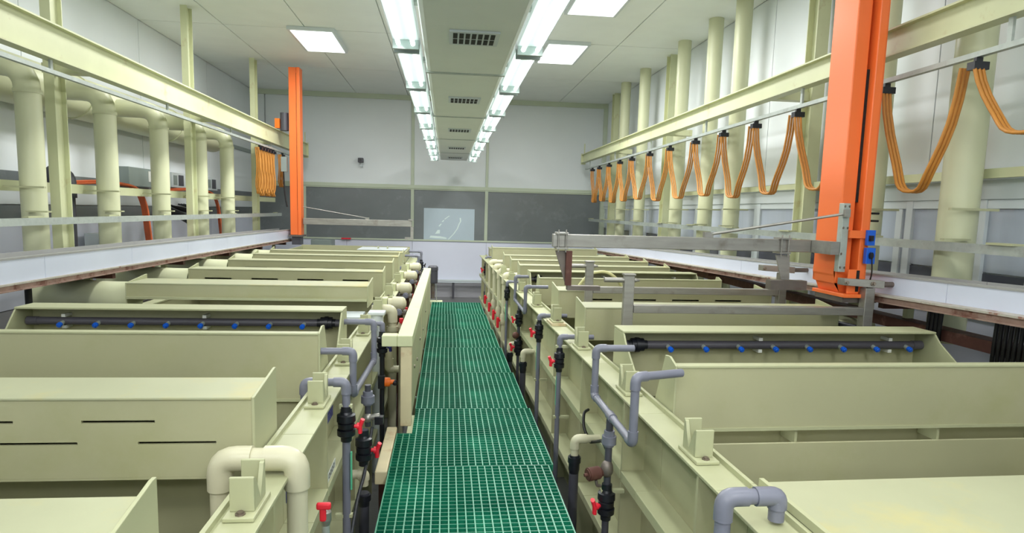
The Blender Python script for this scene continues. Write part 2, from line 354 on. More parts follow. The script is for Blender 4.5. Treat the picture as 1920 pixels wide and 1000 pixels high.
# ------------------------------------------------------------------ bath rows
class Row:
    def __init__(s, side):
        s.side = side; s.xf = ident if side < 0 else rotR
        s.X = (lambda u: -.60 - u) if side < 0 else (lambda u: .95 + u)
        s.word = 'left' if side < 0 else 'right'
LR, RR = Row(-1), Row(1)
DEP = 1.87
def bath(row, i, ya, yb, stiff, nrow, cover=None, front=False):
    X = row.X; xf = row.xf
    t = thing('bath_tank', 'beige plastic bath tank of the %s row, %s from the camera end' % (row.word, ORD[i]), 'tank', (X(DEP / 2), (ya + yb) / 2, 0), 'bath tanks of the %s row' % row.word, xf)
    z = 1.118
    MB(xf).box(X(0), X(.012), ya + .002, yb - .002, 0, z).build('aisle_wall', PP, t)
    MB(xf).box(X(DEP), X(DEP - .012), ya + .002, yb - .002, 0, z).build('outer_wall', PP, t)
    zt = 1.0 if (row.side > 0 and i == 1) else 1.075
    pb = yb - .025 if (row.side > 0 and i == 1) else yb - .002
    MB(xf).box(X(.012), X(DEP - .012), pb - .014, pb, 0, zt).build('partition', PP, t)
    if i == 0: MB(xf).box(X(.012), X(DEP - .012), ya + .002, ya + .014, 0, z).build('partition', PP, t)
    MB(xf).box(X(.012), X(DEP - .012), ya + .016, yb - .018, .3, .42).build('liquid', LIQ, t)
    MB(xf).box(X(-.115), X(.01), ya + .001, yb - .001, z, z + .012).build('rim', PPL, t, bevel=.002)
    MB(xf).box(X(.0), X(.014), ya + .001, yb - .001, z + .012, z + .03).build('rim_lip', PPL, t)
    MB(xf).box(X(DEP - .03), X(DEP + .07), ya + .001, yb - .001, z, z + .012).build('outer_rim', PPL, t)
    cuts = [ya] + [s_ for s_ in stiff if ya < s_ < yb] + [yb]
    for s_ in cuts[1:-1]:
        MB(xf).box(X(-.108), X(0), s_ - .008, s_ + .008, .0, z).build('stiffener', PP, t)
    for a, b in zip(cuts[:-1], cuts[1:]):
        for zl in (.735, .30):
            MB(xf).box(X(-.112), X(0), a + (.009 if a != ya else .001), b - (.009 if b != yb else .001), zl, zl + .045).build('ledge', PPL, t, bevel=.002)
    return t
def hood_duct(row, y, yr, t, r=.14):
    X = row.X; s = row.side; xr_ = -3.3 if s < 0 else 3.3
    p0 = Vector(row.xf((X(DEP + .01), y, 1.2)))
    zc_ = 1.2 if s < 0 else 1.15
    r = r if s < 0 else .105
    MB().tube([(p0.x, p0.y, zc_), (p0.x + s * .18, p0.y, zc_), (xr_ - s * .2, yr, zc_), (xr_, yr, zc_)], r, .1, n=20).build('branch_duct', RISER, t)
def hood(row, i, kind, y0, y1, zb=1.08, slots=None, duct=None, label='', end_tri=.0):
    X = row.X; xf = row.xf; a, b = X(.02), X(DEP); zt = 1.35; th = .01
    kinds = {'box': 'box-shaped exhaust hood', 'spray': 'open spray hood', 'wall': 'thin upright splash board'}
    t = thing({'box': 'exhaust_hood', 'spray': 'spray_hood', 'wall': 'splash_board'}[kind], label, 'hood' if kind != 'wall' else 'splash board', ((a + b) / 2, (y0 + y1) / 2, zb), None, xf)
    x0, x1 = min(a, b), max(a, b)
    if kind == 'box':
        holes = []
        if slots:
            for (zz, x_off, ln, st, *hh) in slots:
                hh = hh[0] if hh else .0045
                x = x0 + x_off
                while x + ln < x1 - .05:
                    holes.append((x, x + ln, zz - hh, zz + hh)); x += st
        MB(xf).plate(x0 + th, x1 - th, zb, zt - th, y0, y0 + th, holes).build('front_panel', PP, t)
        MB(xf).box(x0 + th, x1 - th, y1 - th, y1, .9 if zb < 1.1 else zb, zt - th).build('back_panel', PP, t)
        MB(xf).box(x0 + th, x1 - th, y0 - .004, y1 + .002, zt - th, zt).build('top_panel', PPT, t, bevel=.003)
        MB(xf).box(x0 + th, x1 - th, y0 + .0, y1, zb - .008, zb - .0005).build('bottom_panel', PP, t)
        for X_ in (x0, x1 - th):
            MB(xf).prism([(y0 - .004, zb - .06), (y1 + .02, zb - .06), (y1 + .02, zt + .035), (y1 - .0, zt + .035), (y0 - .004, zt)], 'x', X_, X_ + th).build('end_plate', PPL, t, bevel=.002)
        if zb > 1.15:
            MB(xf).box(x0 + th, x1 - th, y0 - .03, y0, zb - .008, zb + .01).build('drip_lip', PPL, t)
            MB(xf).box(x0 + .4, x1 - .02, y0 - .32, y0 - .03, 1.135, 1.150).build('cover_board', ALU if row.side < 0 else PPL, t)
    elif kind == 'wall':
        MB(xf).box(x0 + th, x1 - th, y0, y0 + .014, zb, zt - .012).build('front_panel', PP, t)
        MB(xf).box(x0 + th, x1 - th, y0 - .004, y0 + .05, zt - .012, zt).build('top_lip', PPL, t, bevel=.003)
        MB(xf).box(x0 + th, x1 - th, y0 - .004, y0 - .0001, zb, zb + .014).build('bottom_lip', PPL, t)
        for X_ in (x0, x1 - th):
            MB(xf).prism([(y0 - .004, zb - .05), (y0 + .5 * (zt - zb) + .2, zb - .2), (y0 + .12, zt + .02), (y0 + .07, zt + .025), (y0 - .004, zt)], 'x', X_, X_ + th).build('end_plate', PPL, t, bevel=.002)
        if zb < 1.07 and row.side > 0:
            k = 0; x = x0 + .58
            while x < x1 - .1:
                MB(xf).box(x - .006, x + .006, y0 + .016, y0 + .13, zb - .068, zb - .0005).build('divider', PPL, t); x += .69
            MB(xf).box(x0 + th, x1 - th, y0 + .14, y0 + .15, zb - .12, zb).build('overflow_back', PP, t)
    else:
        yf = y0
        MB(xf).box(x0 + th, x1 - th, y1, y1 + th, .95, zt).build('back_panel', PP, t)
        MB(xf).box(x0, x1, y1 - .15, y1 + .03, zt - .006, zt + .006).build('top_lip', PPL, t, bevel=.003)
        for X_ in (x0, x1 - th):
            MB(xf).prism([(y1 + .02, 1.0), (y1 + .02, zt - .007), (y1 - .15, zt - .007), (y1 - .19, zt - .05), (yf - .02, 1.10), (yf - .02, 1.0)], 'x', X_, X_ + th).build('end_plate', PPL, t, bevel=.002)
        yp = y1 - .06; zp = 1.262
        xa, xb = (x0 + .06, x1 - .012)
        sp = MB(xf).cyl((x0 + .03, yp, zp), (x1 - .03, yp, zp), .0235, n=16)
        sp.build('spray_pipe', SPRAYP, t)
        ux = X(.13)
        MB(xf).lathe((ux - .055, yp, zp), (1, 0, 0), [(0, .026), (.02, .026), (.02, .037), (.045, .037), (.045, .042), (.065, .042), (.065, .037), (.09, .037), (.09, .026), (.11, .026)], n=14).build('union_fitting', BLK, t)
        outer_cap = X(DEP - .045)
        MB(xf).cyl((outer_cap - .03, yp, zp), (outer_cap + .03, yp, zp), .026).build('end_cap', SPRAYP, t)
        cnt = 8
        for k in range(cnt):
            xn = (row.X(.26 + k * .198)) if row.side < 0 else row.X(.30 + k * .2055)
            p = Vector((xn, yp - .018, zp - .004)); d = Vector((.18 * row.side, -.95, -.34)).normalized()
            nb = MB(xf).lathe(p, d, [(0, .012), (.022, .0135), (.022, .009)], n=10).build('nozzle_neck', GALV, t)
            MB(xf).lathe(p + d * .021, d, [(0, .0125), (.008, .0155), (.022, .0155), (.022, .011), (.028, .010)], n=10).build('spray_nozzle', BLUE, t)
        for k, u in enumerate((.85, 1.65)):
            xn = X(u)
            for dz in (.034, -.034): MB(xf).box(xn - .011, xn + .011, yp - .012, y1, zp + dz - .009, zp + dz + .009).build('pipe_clip', PAPER, t)
    if duct is not None: hood_duct(row, (y0 + y1) / 2 if kind != 'spray' else y1 - .1, duct, t)
    return t
Lb = [.3, 1.40, 2.38, 3.26, 4.09, 5.55, 6.67, 7.77, 8.72, 9.52, 11.25]
Ls = [1.0, 1.85, 2.69, 3.50, 4.33, 5.15, 5.98, 6.8, 7.6, 8.4, 9.2, 10.0, 10.8]
for i, (a, b) in enumerate(zip(Lb[:-1], Lb[1:])): bath(LR, i, a, b, Ls, 10)
Rb = [.3, 1.84, 2.60, 3.5, 4.5, 5.45, 6.15, 6.87, 7.7, 8.5, 9.35, 11.2, 12.2]
Rs = [1.15, 1.99, 2.83, 3.69, 4.56, 5.45, 6.35, 7.25, 8.1, 9.0, 9.9, 10.8, 11.7]
for i, (a, b) in enumerate(zip(Rb[:-1], Rb[1:])): bath(RR, i, a, b, Rs, 12)
hood(LR, 0, 'box', 1.22, 1.385, 1.02, label='unslotted box hood at the bottom corner of the left row, stained top')
hood(LR, 1, 'box', 2.12, 2.37, 1.08, slots=[(1.269, .02, .225, .43), (1.197, .19, .245, .43)], label='big beige box hood with two rows of black slots and yellow-stained top')
hood(LR, 2, 'wall', 3.22, 3.26, 1.0, label='plain beige splash board of the left row in front of the spray hood')
hood(LR, 3, 'spray', 3.72, 4.06, label='open beige hood in the left row with grey spray pipe and blue nozzles')
hood(LR, 4, 'box', 5.2, 5.53, 1.235, duct=5.53, label='unslotted hood with a drip lip just behind the left spray hood')
hood(LR, 5, 'box', 6.42, 6.65, 1.1, slots=[(1.258, .15, .25, .435, .0075)], duct=6.70, label='slotted box hood in the left row behind the drip-lip hood')
hood(LR, 6, 'box', 7.55, 7.75, 1.1, slots=[(1.262, .18, .25, .435, .008)], duct=7.87, label='farther of the two thin slotted hoods in the left row')
hood(LR, 7, 'box', 8.5, 8.7, 1.1, duct=9.07, label='plain hood in the left row, next behind the slotted ones')
hood(LR, 8, 'box', 9.3, 9.5, 1.1, duct=10.16, label='last box hood of the left row before the lidded tank')
hood(RR, 1, 'wall', 2.56, 2.60, 1.06, label='wide beige splash board of the right row with a divided overflow gap below')
hood(RR, 2, 'spray', 2.98, 3.46, label='open beige hood in the right row with grey spray pipe and blue nozzles')
hood(RR, 3, 'box', 4.2, 4.46, 1.13, duct=4.66, label='unslotted box hood under the front steel rack')
hood(RR, 4, 'box', 5.12, 5.40, 1.13, slots=[(1.275, .22, .235, .375, .007)], label='slotted box hood in the right row between the two racks')
hood(RR, 5, 'wall', 6.08, 6.12, 1.08, label='upright splash board in the right row behind the slotted hood')
hood(RR, 6, 'spray', 6.55, 6.84, duct=7.23, label='farther spray hood of the right row, half hidden by a splash board')
hood(RR, 7, 'box', 7.5, 7.68, 1.1, duct=8.0, label='plain box hood in the right row, first behind the far spray hood')
hood(RR, 8, 'box', 8.3, 8.48, 1.1, duct=9.07, label='plain box hood in the right row, second behind the far spray hood')
hood(RR, 9, 'box', 9.15, 9.33, 1.1, duct=10.87, label='plain box hood in the right row, third behind the far spray hood')
hood(RR, 10, 'box', 11.0, 11.18, 1.0, duct=12.06, label='last box hood of the right row near the back wall')
# covers
def cover(row, name, label, y0, y1, z, u0, u1, m=PPT):
    X = row.X; t = thing(name, label, 'cover', (X((u0 + u1) / 2), (y0 + y1) / 2, z), None, row.xf)
    MB(row.xf).box(X(u0), X(u1), y0, y1, z, z + .012).build('board', m, t, bevel=.002)
    return t
c = cover(RR, 'tank_cover', 'pale stained flat cover at the bottom edge of the right row', .32, 1.82, 1.15, .045, 1.84)
MB(rotR).box(.965, .98, .32, 1.82, 1.149, 1.175).build('edge_strip', PPL, c)
c = cover(LR, 'tank_cover', 'white lid with two small handles on the farthest left tank', 10.25, 10.95, 1.31, .05, .8, ALU)
for x in (-.95, -1.1): MB().tube([(x, 10.5, 1.322), (x, 10.5, 1.35), (x, 10.6, 1.35), (x, 10.6, 1.322)], .008, .01, n=8).build('handle', PPL, c)
lt = thing('lidded_tank_rim', 'raised beige rim around the last tank of the left row', 'rim', (-1.5, 10.5, 1.13))
MB().box(-2.45, -.63, 10.15, 10.17, 1.131, 1.30).build('front_panel', PP, lt); MB().box(-2.45, -.63, 11.2, 11.22, 1.131, 1.32).build('back_panel', PP, lt)
MB().box(-.65, -.63, 10.17, 11.2, 1.131, 1.30).build('end_plate', PPL, lt); MB().box(-2.45, -2.43, 10.17, 11.2, 1.131, 1.30).build('end_plate', PPL, lt)
et = thing('end_box', 'tall plain beige box closing the far end of the right row', 'box', rotR((1.85, 11.9, 1.13)))
MB(rotR).box(1.0, 2.78, 11.75, 12.15, 1.131, 1.28).build('body', PP, et, bevel=.004); MB(rotR).box(.99, 2.79, 11.74, 12.16, 1.281, 1.29).build('top_board', PPT, et)

# rack rests
def rest(row, y, label, wood=False):
    xc = row.X(-.055) if row.side < 0 else row.X(-.055); z = 1.131; xf = row.xf
    t = thing('rack_rest', label, 'rack rest', (xc, y, z), 'V-shaped rack rests on the %s rim' % row.word, xf)
    if wood:
        MB(xf).box(xc - .055, xc + .055, y - .1, y + .13, z, z + .018).build('packing_board', WOOD, t); z += .0185
    MB(xf).box(xc - .042, xc + .042, y - .07, y + .10, z, z + .013).build('base', PPL, t, bevel=.003)
    z1 = z + .013
    MB(xf).box(xc - .033, xc + .033, y - .033, y - .023, z1, z1 + .098).build('front_plate', PPL, t, bevel=.003)
    MB(xf).box(xc - .033, xc + .033, y + .070, y + .080, z1, z1 + .108).build('rear_plate', PPL, t, bevel=.003)
    xs_ = xc + (-.033 if row.side > 0 else .021)
    MB(xf).prism([(y - .0229, z1), (y + .0699, z1), (y + .0699, z1 + .104), (y + .062, z1 + .10), (y + .027, z1 + .014), (y - .014, z1 + .09), (y - .0229, z1 + .094)], 'x', xs_, xs_ + .012).build('v_gusset', PPL, t)
    MB(xf).lathe((xc, y - .048, z1), (0, 0, 1), [(0, .014), (.004, .014), (.004, .009), (.009, .009)], n=8).build('bolt', BOLT, t)
for i, y in enumerate([1.76, 2.75, 3.50, 4.32, 5.2, 6.2, 7.3, 8.4]): rest(LR, y, 'beige V-shaped rack rest on the left rim, %s from the camera end' % ORD[i])
for i, y in enumerate([2.10, 2.92, 3.92, 4.78, 5.70, 6.7, 7.6, 8.5]): rest(RR, y, 'beige V-shaped rack rest on the right rim, %s from the camera end' % ORD[i], i == 3)

# ------------------------------------------------------------------ pipework
def run(label, pts, r, m, fil=None, name='pipe_run', parent=None, group=None, stop=None, cat='pipe'):
    t = parent or thing(name, label, cat, pts[-1], group)
    fil = fil or r * 1.7
    MB().tube(pts, r, fil).build('pipe', m, t)
    P = [Vector(p) for p in pts]
    for a, b, c in zip(P[:-2], P[1:-1], P[2:]):
        d0 = (a - b).normalized(); d1 = (c - b).normalized(); L = r * 3.0
        L0 = min(L, (a - b).length * .49); L1 = min(L, (c - b).length * .49)
        MB().tube([b + d0 * L0, b, b + d1 * L1], r * 1.22, fil).build('elbow', m, t)
    return t
def valve(t, p, r, hd=(-1, 0, 0), hcol=RED, s=1.0, tee=True):
    x, y, z = p; R_ = r
    vb = MB().lathe((x, y, z - .07 * s), (0, 0, 1), [(0, R_ * 1.15), (.02 * s, R_ * 1.2), (.03 * s, R_ * 1.9), (.055 * s, R_ * 1.95), (.055 * s, R_ * 1.5), (.065 * s, R_ * 1.75), (.085 * s, R_ * 1.8), (.09 * s, R_ * 1.5), (.095 * s, R_ * 2), (.125 * s, R_ * 1.95), (.13 * s, R_ * 1.4), (.14 * s, R_ * 1.2), (.165 * s, R_ * 1.15)]).build('valve_body', BLK, t)
    d = Vector(hd).normalized(); q = Vector(p) + d * R_ * 1.7
    hb = MB().lathe(q, d, [(0, .009 * s), (.012 * s, .009 * s), (.012 * s, .016 * s), (.03 * s, .015 * s)], n=10)
    e = q + d * .026 * s; side = Vector((0, 0, 1))
    c = e
    hb.tube([c + Vector((-.02 * s * d.x * 0, 0, 0)) - side * .032 * s, c, c + side * .032 * s + d * .012 * s], .008 * s, n=8, flat=(.010 * s, .017 * s))
    hb.build('valve_handle', hcol, vb)
def clamp(t, p, tox, r=.02):
    x, y, z = p; a, b = min(x - (r + .008) * (1 if tox > x else 1), tox), max(x + r + .008, tox)
    MB().box(a, b, y - .012, y + .012, z - .008, z + .008).build('clamp_arm', PPL, t)
def coupler(t, p, r, m=PVC):
    x, y, z = p
    MB().lathe((x, y, z - .03), (0, 0, 1), [(0, r * 1.2), (.012, r * 1.2), (.012, r * 1.75), (.05, r * 1.75), (.05, r * 1.3), (.075, r * 1.25)]).build('coupling', m, t)
r = .0175
# right row
WX = .835
t = run('grey pipe bent over the near end of the right rim', [(.93, 1.62, 1.14), (.93, 1.62, 1.21), (.775, 1.62, 1.21), (.775, 1.62, .05)], .022, PVC)
t = thing('pipe_run', 'grey pipe header with raised ends feeding the right splash board and spray hood', 'pipe', (.755, 2.77, .3))
for pts in ([(.975, 2.50, 1.335), (.76, 2.43, 1.335), (.76, 2.43, 1.06), (.76, 3.11, 1.06), (.76, 3.11, 1.305), (.955, 3.11, 1.305)],): run('', pts, .0175, PVC, parent=t)
MB().tube([(.76, 2.74, 1.06), (.76, 2.80, 1.06)], .022).build('tee', PVC, t)
MB().cyl((.755, 2.77, 1.05), (.755, 2.77, 0), .0165).build('drop_pipe', DPVC, t)
coupler(t, (.755, 2.77, .95), .019); valve(t, (.755, 2.77, .64), .0205, (-1, -.35, 0), s=1.05)
sw = MB().lathe((.74, 2.77, .80), (-1, -.3, -.05), [(0, .016), (.02, .022), (.03, .03), (.085, .031), (.085, .026), (.09, .026), (.09, .008), (.105, .008)], n=16).build('flow_switch', BROWN, t, label='rust-brown flow switch')
m = MB().ball((.75, 2.765, .815), .03, sq=(1, 1, 1.4)); m.tube([(.72, 2.75, .74), (.70, 2.74, .745), (.695, 2.74, .77)], .007, .01, n=8); m.build('switch_mount', SSD, sw)
clamp(t, (.755, 2.77, .705), WX)
t = tag(MB().tube([(.825, 3.5, .86), (.79, 3.46, .86), (.775, 3.4, .80), (.79, 3.3, .74), (.79, 3.15, .80), (.77, 2.95, .88), (.765, 2.79, .87)], .0085, .05, n=8).build('signal_cable', BCAB), 'black signal cable looping along the right tank wall to the flow switch', 'cable')
for i, (y, zt, zv, nm) in enumerate([(4.10, 1.165, 1.0, 'with small red knob, below the third rack rest'), (5.05, 1.15, 1.01, 'with long red lever, below the wooden packing board')]):
    t = run('grey drain pipe in the right row ' + nm, [(.98, y, zt), (.755, y, zt), (.755, y, .02)], .0165, PVC)
    valve(t, (.755, y, zv), .018, (-1, 0, 0), s=1.0 if i == 0 else 1.1); clamp(t, (.755, y, zv + .1), WX); clamp(t, (.755, y, .62), WX)
    MB().box(.738, .745, y - .004, y + .012, .70, .9).build('marker_tape', TAPE, t)
t = thing('pipe_run', 'far grey pipe header on the right rim feeding the second spray hood', 'pipe', (.74, 6.3, .2))
run('', [(.95, 5.87, 1.285), (.74, 5.87, 1.285), (.74, 5.87, 1.04), (.74, 6.75, 1.04), (.74, 6.75, 1.29), (.90, 6.75, 1.29)], .0165, PVC, parent=t)
MB().cyl((.735, 6.3, 1.04), (.735, 6.3, 0), .0155).build('drop_pipe', DPVC, t); valve(t, (.735, 6.3, .9), .02, (-1, 0, 0)); valve(t, (.735, 6.3, .62), .022, (-1, 0, 0), s=1.2)
MB().ball((.70, 6.25, .75), .035).build('flow_switch', BROWN, t)
t = run('thin grey drain pipe of the right row behind the far header', [(.90, 7.4, 1.16), (.715, 7.4, 1.16), (.715, 7.4, .02)], .0155, PVC); valve(t, (.715, 7.4, 1.01), .018, (0, -1, 0), hcol=BLK); MB().box(.697, .704, 7.39, 7.41, .7, .9).build('marker_tape', TAPE, t)
t = run('thin dark drain pipe at the far end of the right row', [(.86, 11.3, 1.16), (.70, 11.3, 1.16), (.70, 11.3, .02)], .0155, PVC); valve(t, (.70, 11.3, .93), .02, (-1, 0, 0), s=1.3); MB().cyl((.70, 11.3, .55), (.70, 11.3, 0), .03).build('lower_pipe', DPVC, t)
for i, (x, y, z, rr) in enumerate([(.70, 3.25, .78, .026), (.685, 5.47, .76, .027), (.68, 6.55, .60, .026)]):
    t = run('dark drain pipe with a cream elbow beside the walkway, %s from the camera' % ORD[i], [(.835, y, z), (x, y, z), (x, y, z - .11)], rr * .8, PIPEB)
    MB().lathe((x, y, z - .19), (0, 0, 1), [(0, rr), (.02, rr * 1.1), (.02, rr * 1.15), (.06, rr * 1.15), (.06, rr * 1.35), (.09, rr * 1.35), (.09, rr * 1.05), (.1, rr)]).build('union_nut', BLK, t)
    MB().cyl((x, y, z - .12), (x, y, 0), rr).build('lower_pipe', DPVC, t)
for i, y in enumerate((8.0, 8.6, 9.3, 10.1)):
    X_ = .74 - .012 * i
    t = run('thick cream overflow pipe far down the right row, %s of four' % ORD[i], [(.90, y, 1.175), (X_, y, 1.175), (X_, y, .02)], .036, PIPEB, group='cream overflow pipes of the right row')
    vb = MB().lathe((X_, y, .55), (0, 0, 1), [(0, .045), (.03, .05), (.1, .05), (.13, .045)]).build('valve_body', PIPEB, t)
    MB().box(X_ - .095, X_ - .06, y - .02, y + .02, .50, .64).cyl((X_ - .06, y, .6), (X_ - .02, y, .6), .02, n=8).build('valve_handle', RED, vb, bevel=.012)
# left row
LX = -.495
t = run('thick cream pipe arching over the near end of the left rim', [(-.70, 2.02, .95), (-.70, 2.02, 1.18), (-.465, 2.02, 1.18), (-.465, 2.02, .02)], .033, PIPEB)
MB().tube([(-.64, 2.06, 1.145), (-.50, 2.06, 1.145)], .008, n=8).build('cross_tie', PIPEB, t)
vt = thing('small_valve', 'small valve with red lever beside the thick cream pipe', 'valve', (-.425, 2.25, .8))
MB().cyl((-.41, 2.2, .0), (-.41, 2.2, .86), .014).build('pipe', GALV, vt); q = MB().lathe((-.41, 2.2, .86), (0, 0, 1), [(0, .014), (.02, .02), (.05, .02), (.06, .012)]).build('valve_body', SS, vt); MB().box(-.425, -.402, 2.16, 2.175, .89, .95).box(-.435, -.385, 2.155, 2.175, .935, .96).build('valve_handle', RED, q, bevel=.007)
t = run('grey pipe hooked over the left rim just behind the thick cream arch', [(-.63, 2.90, 1.06), (-.63, 2.90, 1.187), (-.445, 2.90, 1.187), (-.445, 2.90, .02)], .0185, PVC)
valve(t, (-.445, 2.90, .98), .0215, (1, 0, 0), s=1.0); clamp(t, (-.445, 2.90, 1.075), LX + .02); clamp(t, (-.445, 2.9, .55), LX)
MB().box(-.425, -.418, 2.885, 2.90, .68, .86).build('marker_tape', TAPE, t)
t = thing('pipe_run', 'grey pipe header with raised ends feeding the left splash board and spray hood', 'pipe', (-.46, 3.5, .3))
run('', [(-.63, 3.24, 1.255), (-.462, 3.24, 1.255), (-.462, 3.24, 1.03), (-.44, 3.98, 1.03), (-.44, 3.98, 1.275), (-.62, 3.98, 1.275)], .0175, PVC, parent=t)
MB().cyl((-.41, 3.42, 1.03), (-.41, 3.42, .8), .0165).build('drop_pipe', DPVC, t); coupler(t, (-.41, 3.42, .95), .021)
m = MB()
m.ball((-.41, 3.41, .85), .026).cyl((-.41, 3.41, .85), (-.345, 3.41, .86), .016); m.build('flow_switch', SS, t, label='bright metal flow switch')
MB().box(-.37, -.325, 3.38, 3.42, .82, .862).build('switch_box', BLK, t)
t = thing('pipe_run', 'dark pipe with red-handled valve and cream elbow below the left header', 'pipe', (-.41, 3.25, .3))
MB().cyl((-.41, 3.25, .76), (-.41, 3.25, .84), .02).build('pipe', DPVC, t); valve(t, (-.41, 3.25, .73), .022, (1, 0, 0), s=1.15)
run('', [(-.47, 3.25, .60), (-.41, 3.25, .60), (-.41, 3.25, .54)], .024, PIPEB, parent=t)
MB().lathe((-.41, 3.25, .43), (0, 0, 1), [(0, .028), (.03, .03), (.03, .037), (.06, .037), (.06, .028)]).build('union_nut', BLK, t); MB().cyl((-.41, 3.25, 0), (-.41, 3.25, .5), .027).build('lower_pipe', DPVC, t)
tag(MB().tube([(-.385, 3.40, .80), (-.40, 3.2, .62), (-.42, 3.1, .55), (-.43, 2.8, .38), (-.44, 2.6, .2), (-.44, 2.5, .02)], .009, .06, n=8).build('ribbed_hose', HOSE), 'ribbed dark hose sagging along the left tank wall', 'hose')
t = run('thin pipe with black union and orange actuator at the frame corner', [(-.44, 4.14, 1.235), (-.405, 4.14, 1.235), (-.405, 4.14, .3)], .0145, PVC)
MB().cyl((-.405, 4.14, 1.04), (-.405, 4.14, .3), .0155).build('lower_pipe', BLK, t)
valve(t, (-.405, 4.14, 1.09), .018, (1, -.3, 0), hcol=DBLUE); vb = MB().box(-.43, -.385, 4.11, 4.15, .81, .90).build('actuator_body', BLK, t, bevel=.004)
MB().lathe((-.385, 4.12, .855), (1, 0, 0), [(0, .03), (.02, .03), (.035, .026), (.035, .015), (.06, .015)], n=14).build('actuator', ORP, vb); MB().ball((-.32, 4.12, .85), .02).build('knob', BLK, vb)
# labels stuck on the tank wall
for ya_, yb_, z0_, z1_ in ((3.22, 3.44, .86, .955), (2.42, 2.54, .84, .93)): tag(MB().box(-.5995, -.598, ya_, yb_, z0_, z1_).build('wall_sticker', DBLUE), 'dark blue sticker high on the left tank wall, %s' % ('behind the hooked grey pipe' if ya_ > 3 else 'behind the thick cream arch'), 'sticker')
tg = tag(MB().prism([(2.72, .782), (2.92, .782), (2.92, .822), (2.72, .822)], 'x', -.5, -.498).build('name_tag', PAPER), 'small white tag with dark characters on the left tank ledge', 'tag')
m = MB()
for k in range(4):
    yy = 2.75 + k * .038; m.box(-.4979, -.4973, yy, yy + .025, .792, .796).box(-.4979, -.4973, yy, yy + .004, .792, .814).box(-.4979, -.4973, yy + .02, yy + .025, .792, .814).box(-.4979, -.4973, yy, yy + .025, .81, .814)
m.build('lettering', INK, tg)

# guard frame at the left of the walkway
fr = thing('guard_frame', 'painted beige box-section frame along the left edge of the walkway', 'frame', (-.28, 4.0, GZ))
MB().box(-.295, -.20, 3.95, 8.6, 1.125, 1.195).build('top_beam', FRAME, fr, bevel=.005); MB().box(-.39, -.2955, 3.95, 4.04, 1.125, 1.195).build('cross_beam', FRAME, fr, bevel=.005)
for y in (3.96, 5.5, 7.0, 8.5): MB().box(-.275, -.205, y, y + .07, .61 if y < 4 else 0, 1.1245).build('post', WOOD, fr, bevel=.005)
MB().box(-.222, -.206, 4.04, 8.5, .66, 1.12).build('side_panel', PP, fr)
for y in (4.3, 4.7, 5.2, 5.9, 6.6): MB().lathe((-.206, y, .9 + .03 * math.sin(y * 5)), (1, 0, 0), [(0, .014), (.006, .012)], n=8).build('bolt', BOLT, fr)
for y in (4.5, 5.2, 6.1): MB().box(-.206, -.198, y, y + .012, .63, .642).build('pin', GALV, fr)
tag(MB().box(-.355, -.292, 3.25, 3.95, .54, .612).build('floor_beam', WOOD, bevel=.006), 'worn cream beam on the floor between pipes and walkway, below the frame post', 'beam')
bt = thing('beam_stand', 'short brown stand under the worn cream beam', 'stand', (-.33, 3.5, 0)); MB().box(-.35, -.31, 3.4, 3.44, 0, .539).build('post', BROWN, bt); MB().box(-.35, -.31, 3.8, 3.84, 0, .539).build('post', BROWN, bt)

# pumps and filters behind the frame
for i, (y, z) in enumerate([(5.75, 1.10), (6.7, 1.12), (7.9, 1.13), (9.1, 1.13)]):
    t = thing('filter_pump', 'cream pump with domed motor on a brown bracket behind the frame, %s of four' % ORD[i], 'pump', (-.43, y, z - .1), 'cream pumps behind the guard frame')
    MB().box(-.56, -.35, y - .09, y + .09, z - .06, z - .035).build('base_plate', SSD, t)
    MB().lathe((-.35, y, z + .03), (-1, 0, 0), [(0, .02), (.01, .045), (.03, .062), (.12, .066), (.12, .05), (.16, .05)], n=18).build('motor_dome', PIPEB, t)
    MB().box(-.57, -.515, y - .06, y + .06, z - .03, z + .085).build('terminal_box', FRAME, t, bevel=.005)
    MB().lathe((-.41, y - .1, z - .03), (0, -1, 0), [(0, .03), (.03, .03), (.03, .02), (.05, .02)], n=12).build('inlet', PVC, t)
    MB().tube([(-.56, y - .04, z + .03), (-.63, y - .04, z + .03), (-.63, y - .04, z - .1), (-.61, y - .04, z - .15)], .026, .04).build('suction_pipe', PVC, t)
    MB().box(-.43, -.38, y - .02, y + .02, .0, z - .0601).build('bracket_post', BROWN, t)
for i, y in enumerate((5.35, 5.95, 6.9, 8.1)):
    t = thing('valve_stand', 'cream valve with bright red lever beside the frame, %s of four' % ORD[i], 'valve', (-.37, y, 0), 'red-levered valves behind the guard frame')
    MB().cyl((-.37, y, 0), (-.37, y, .93), .02).build('pipe', BROWN if i else PIPEB, t)
    vb = MB().lathe((-.37, y, .93), (0, 0, 1), [(0, .028), (.02, .036), (.06, .036), (.08, .028), (.1, .02)]).build('valve_body', PIPEB, t)
    MB().box(-.362, -.335, y - .05, y - .03, .92, 1.06).box(-.38, -.345, y - .055, y - .028, 1.03, 1.075).build('valve_handle', RED, vb, bevel=.008)
t = run('thick cream elbowed outlet pipe behind the frame corner', [(-.60, 5.28, 1.15), (-.435, 5.28, 1.15), (-.435, 5.28, .02)], .035, PIPEB)
MB().lathe((-.435, 5.28, .88), (0, 0, 1), [(0, .04), (.03, .046), (.05, .046), (.05, .036), (.09, .036), (.09, .048), (.13, .048), (.13, .04)]).build('valve_body', PIPEB, t)
t = thing('canister', 'tall white canister with flat lid behind the frame corner', 'canister', (-.49, 4.72, 0)); MB().cyl((-.50, 4.72, .0), (-.50, 4.72, 1.20), .045, n=20).build('body', ALU, t); MB().box(-.56, -.44, 4.66, 4.78, 1.201, 1.225).build('lid', ALU, t, bevel=.006)
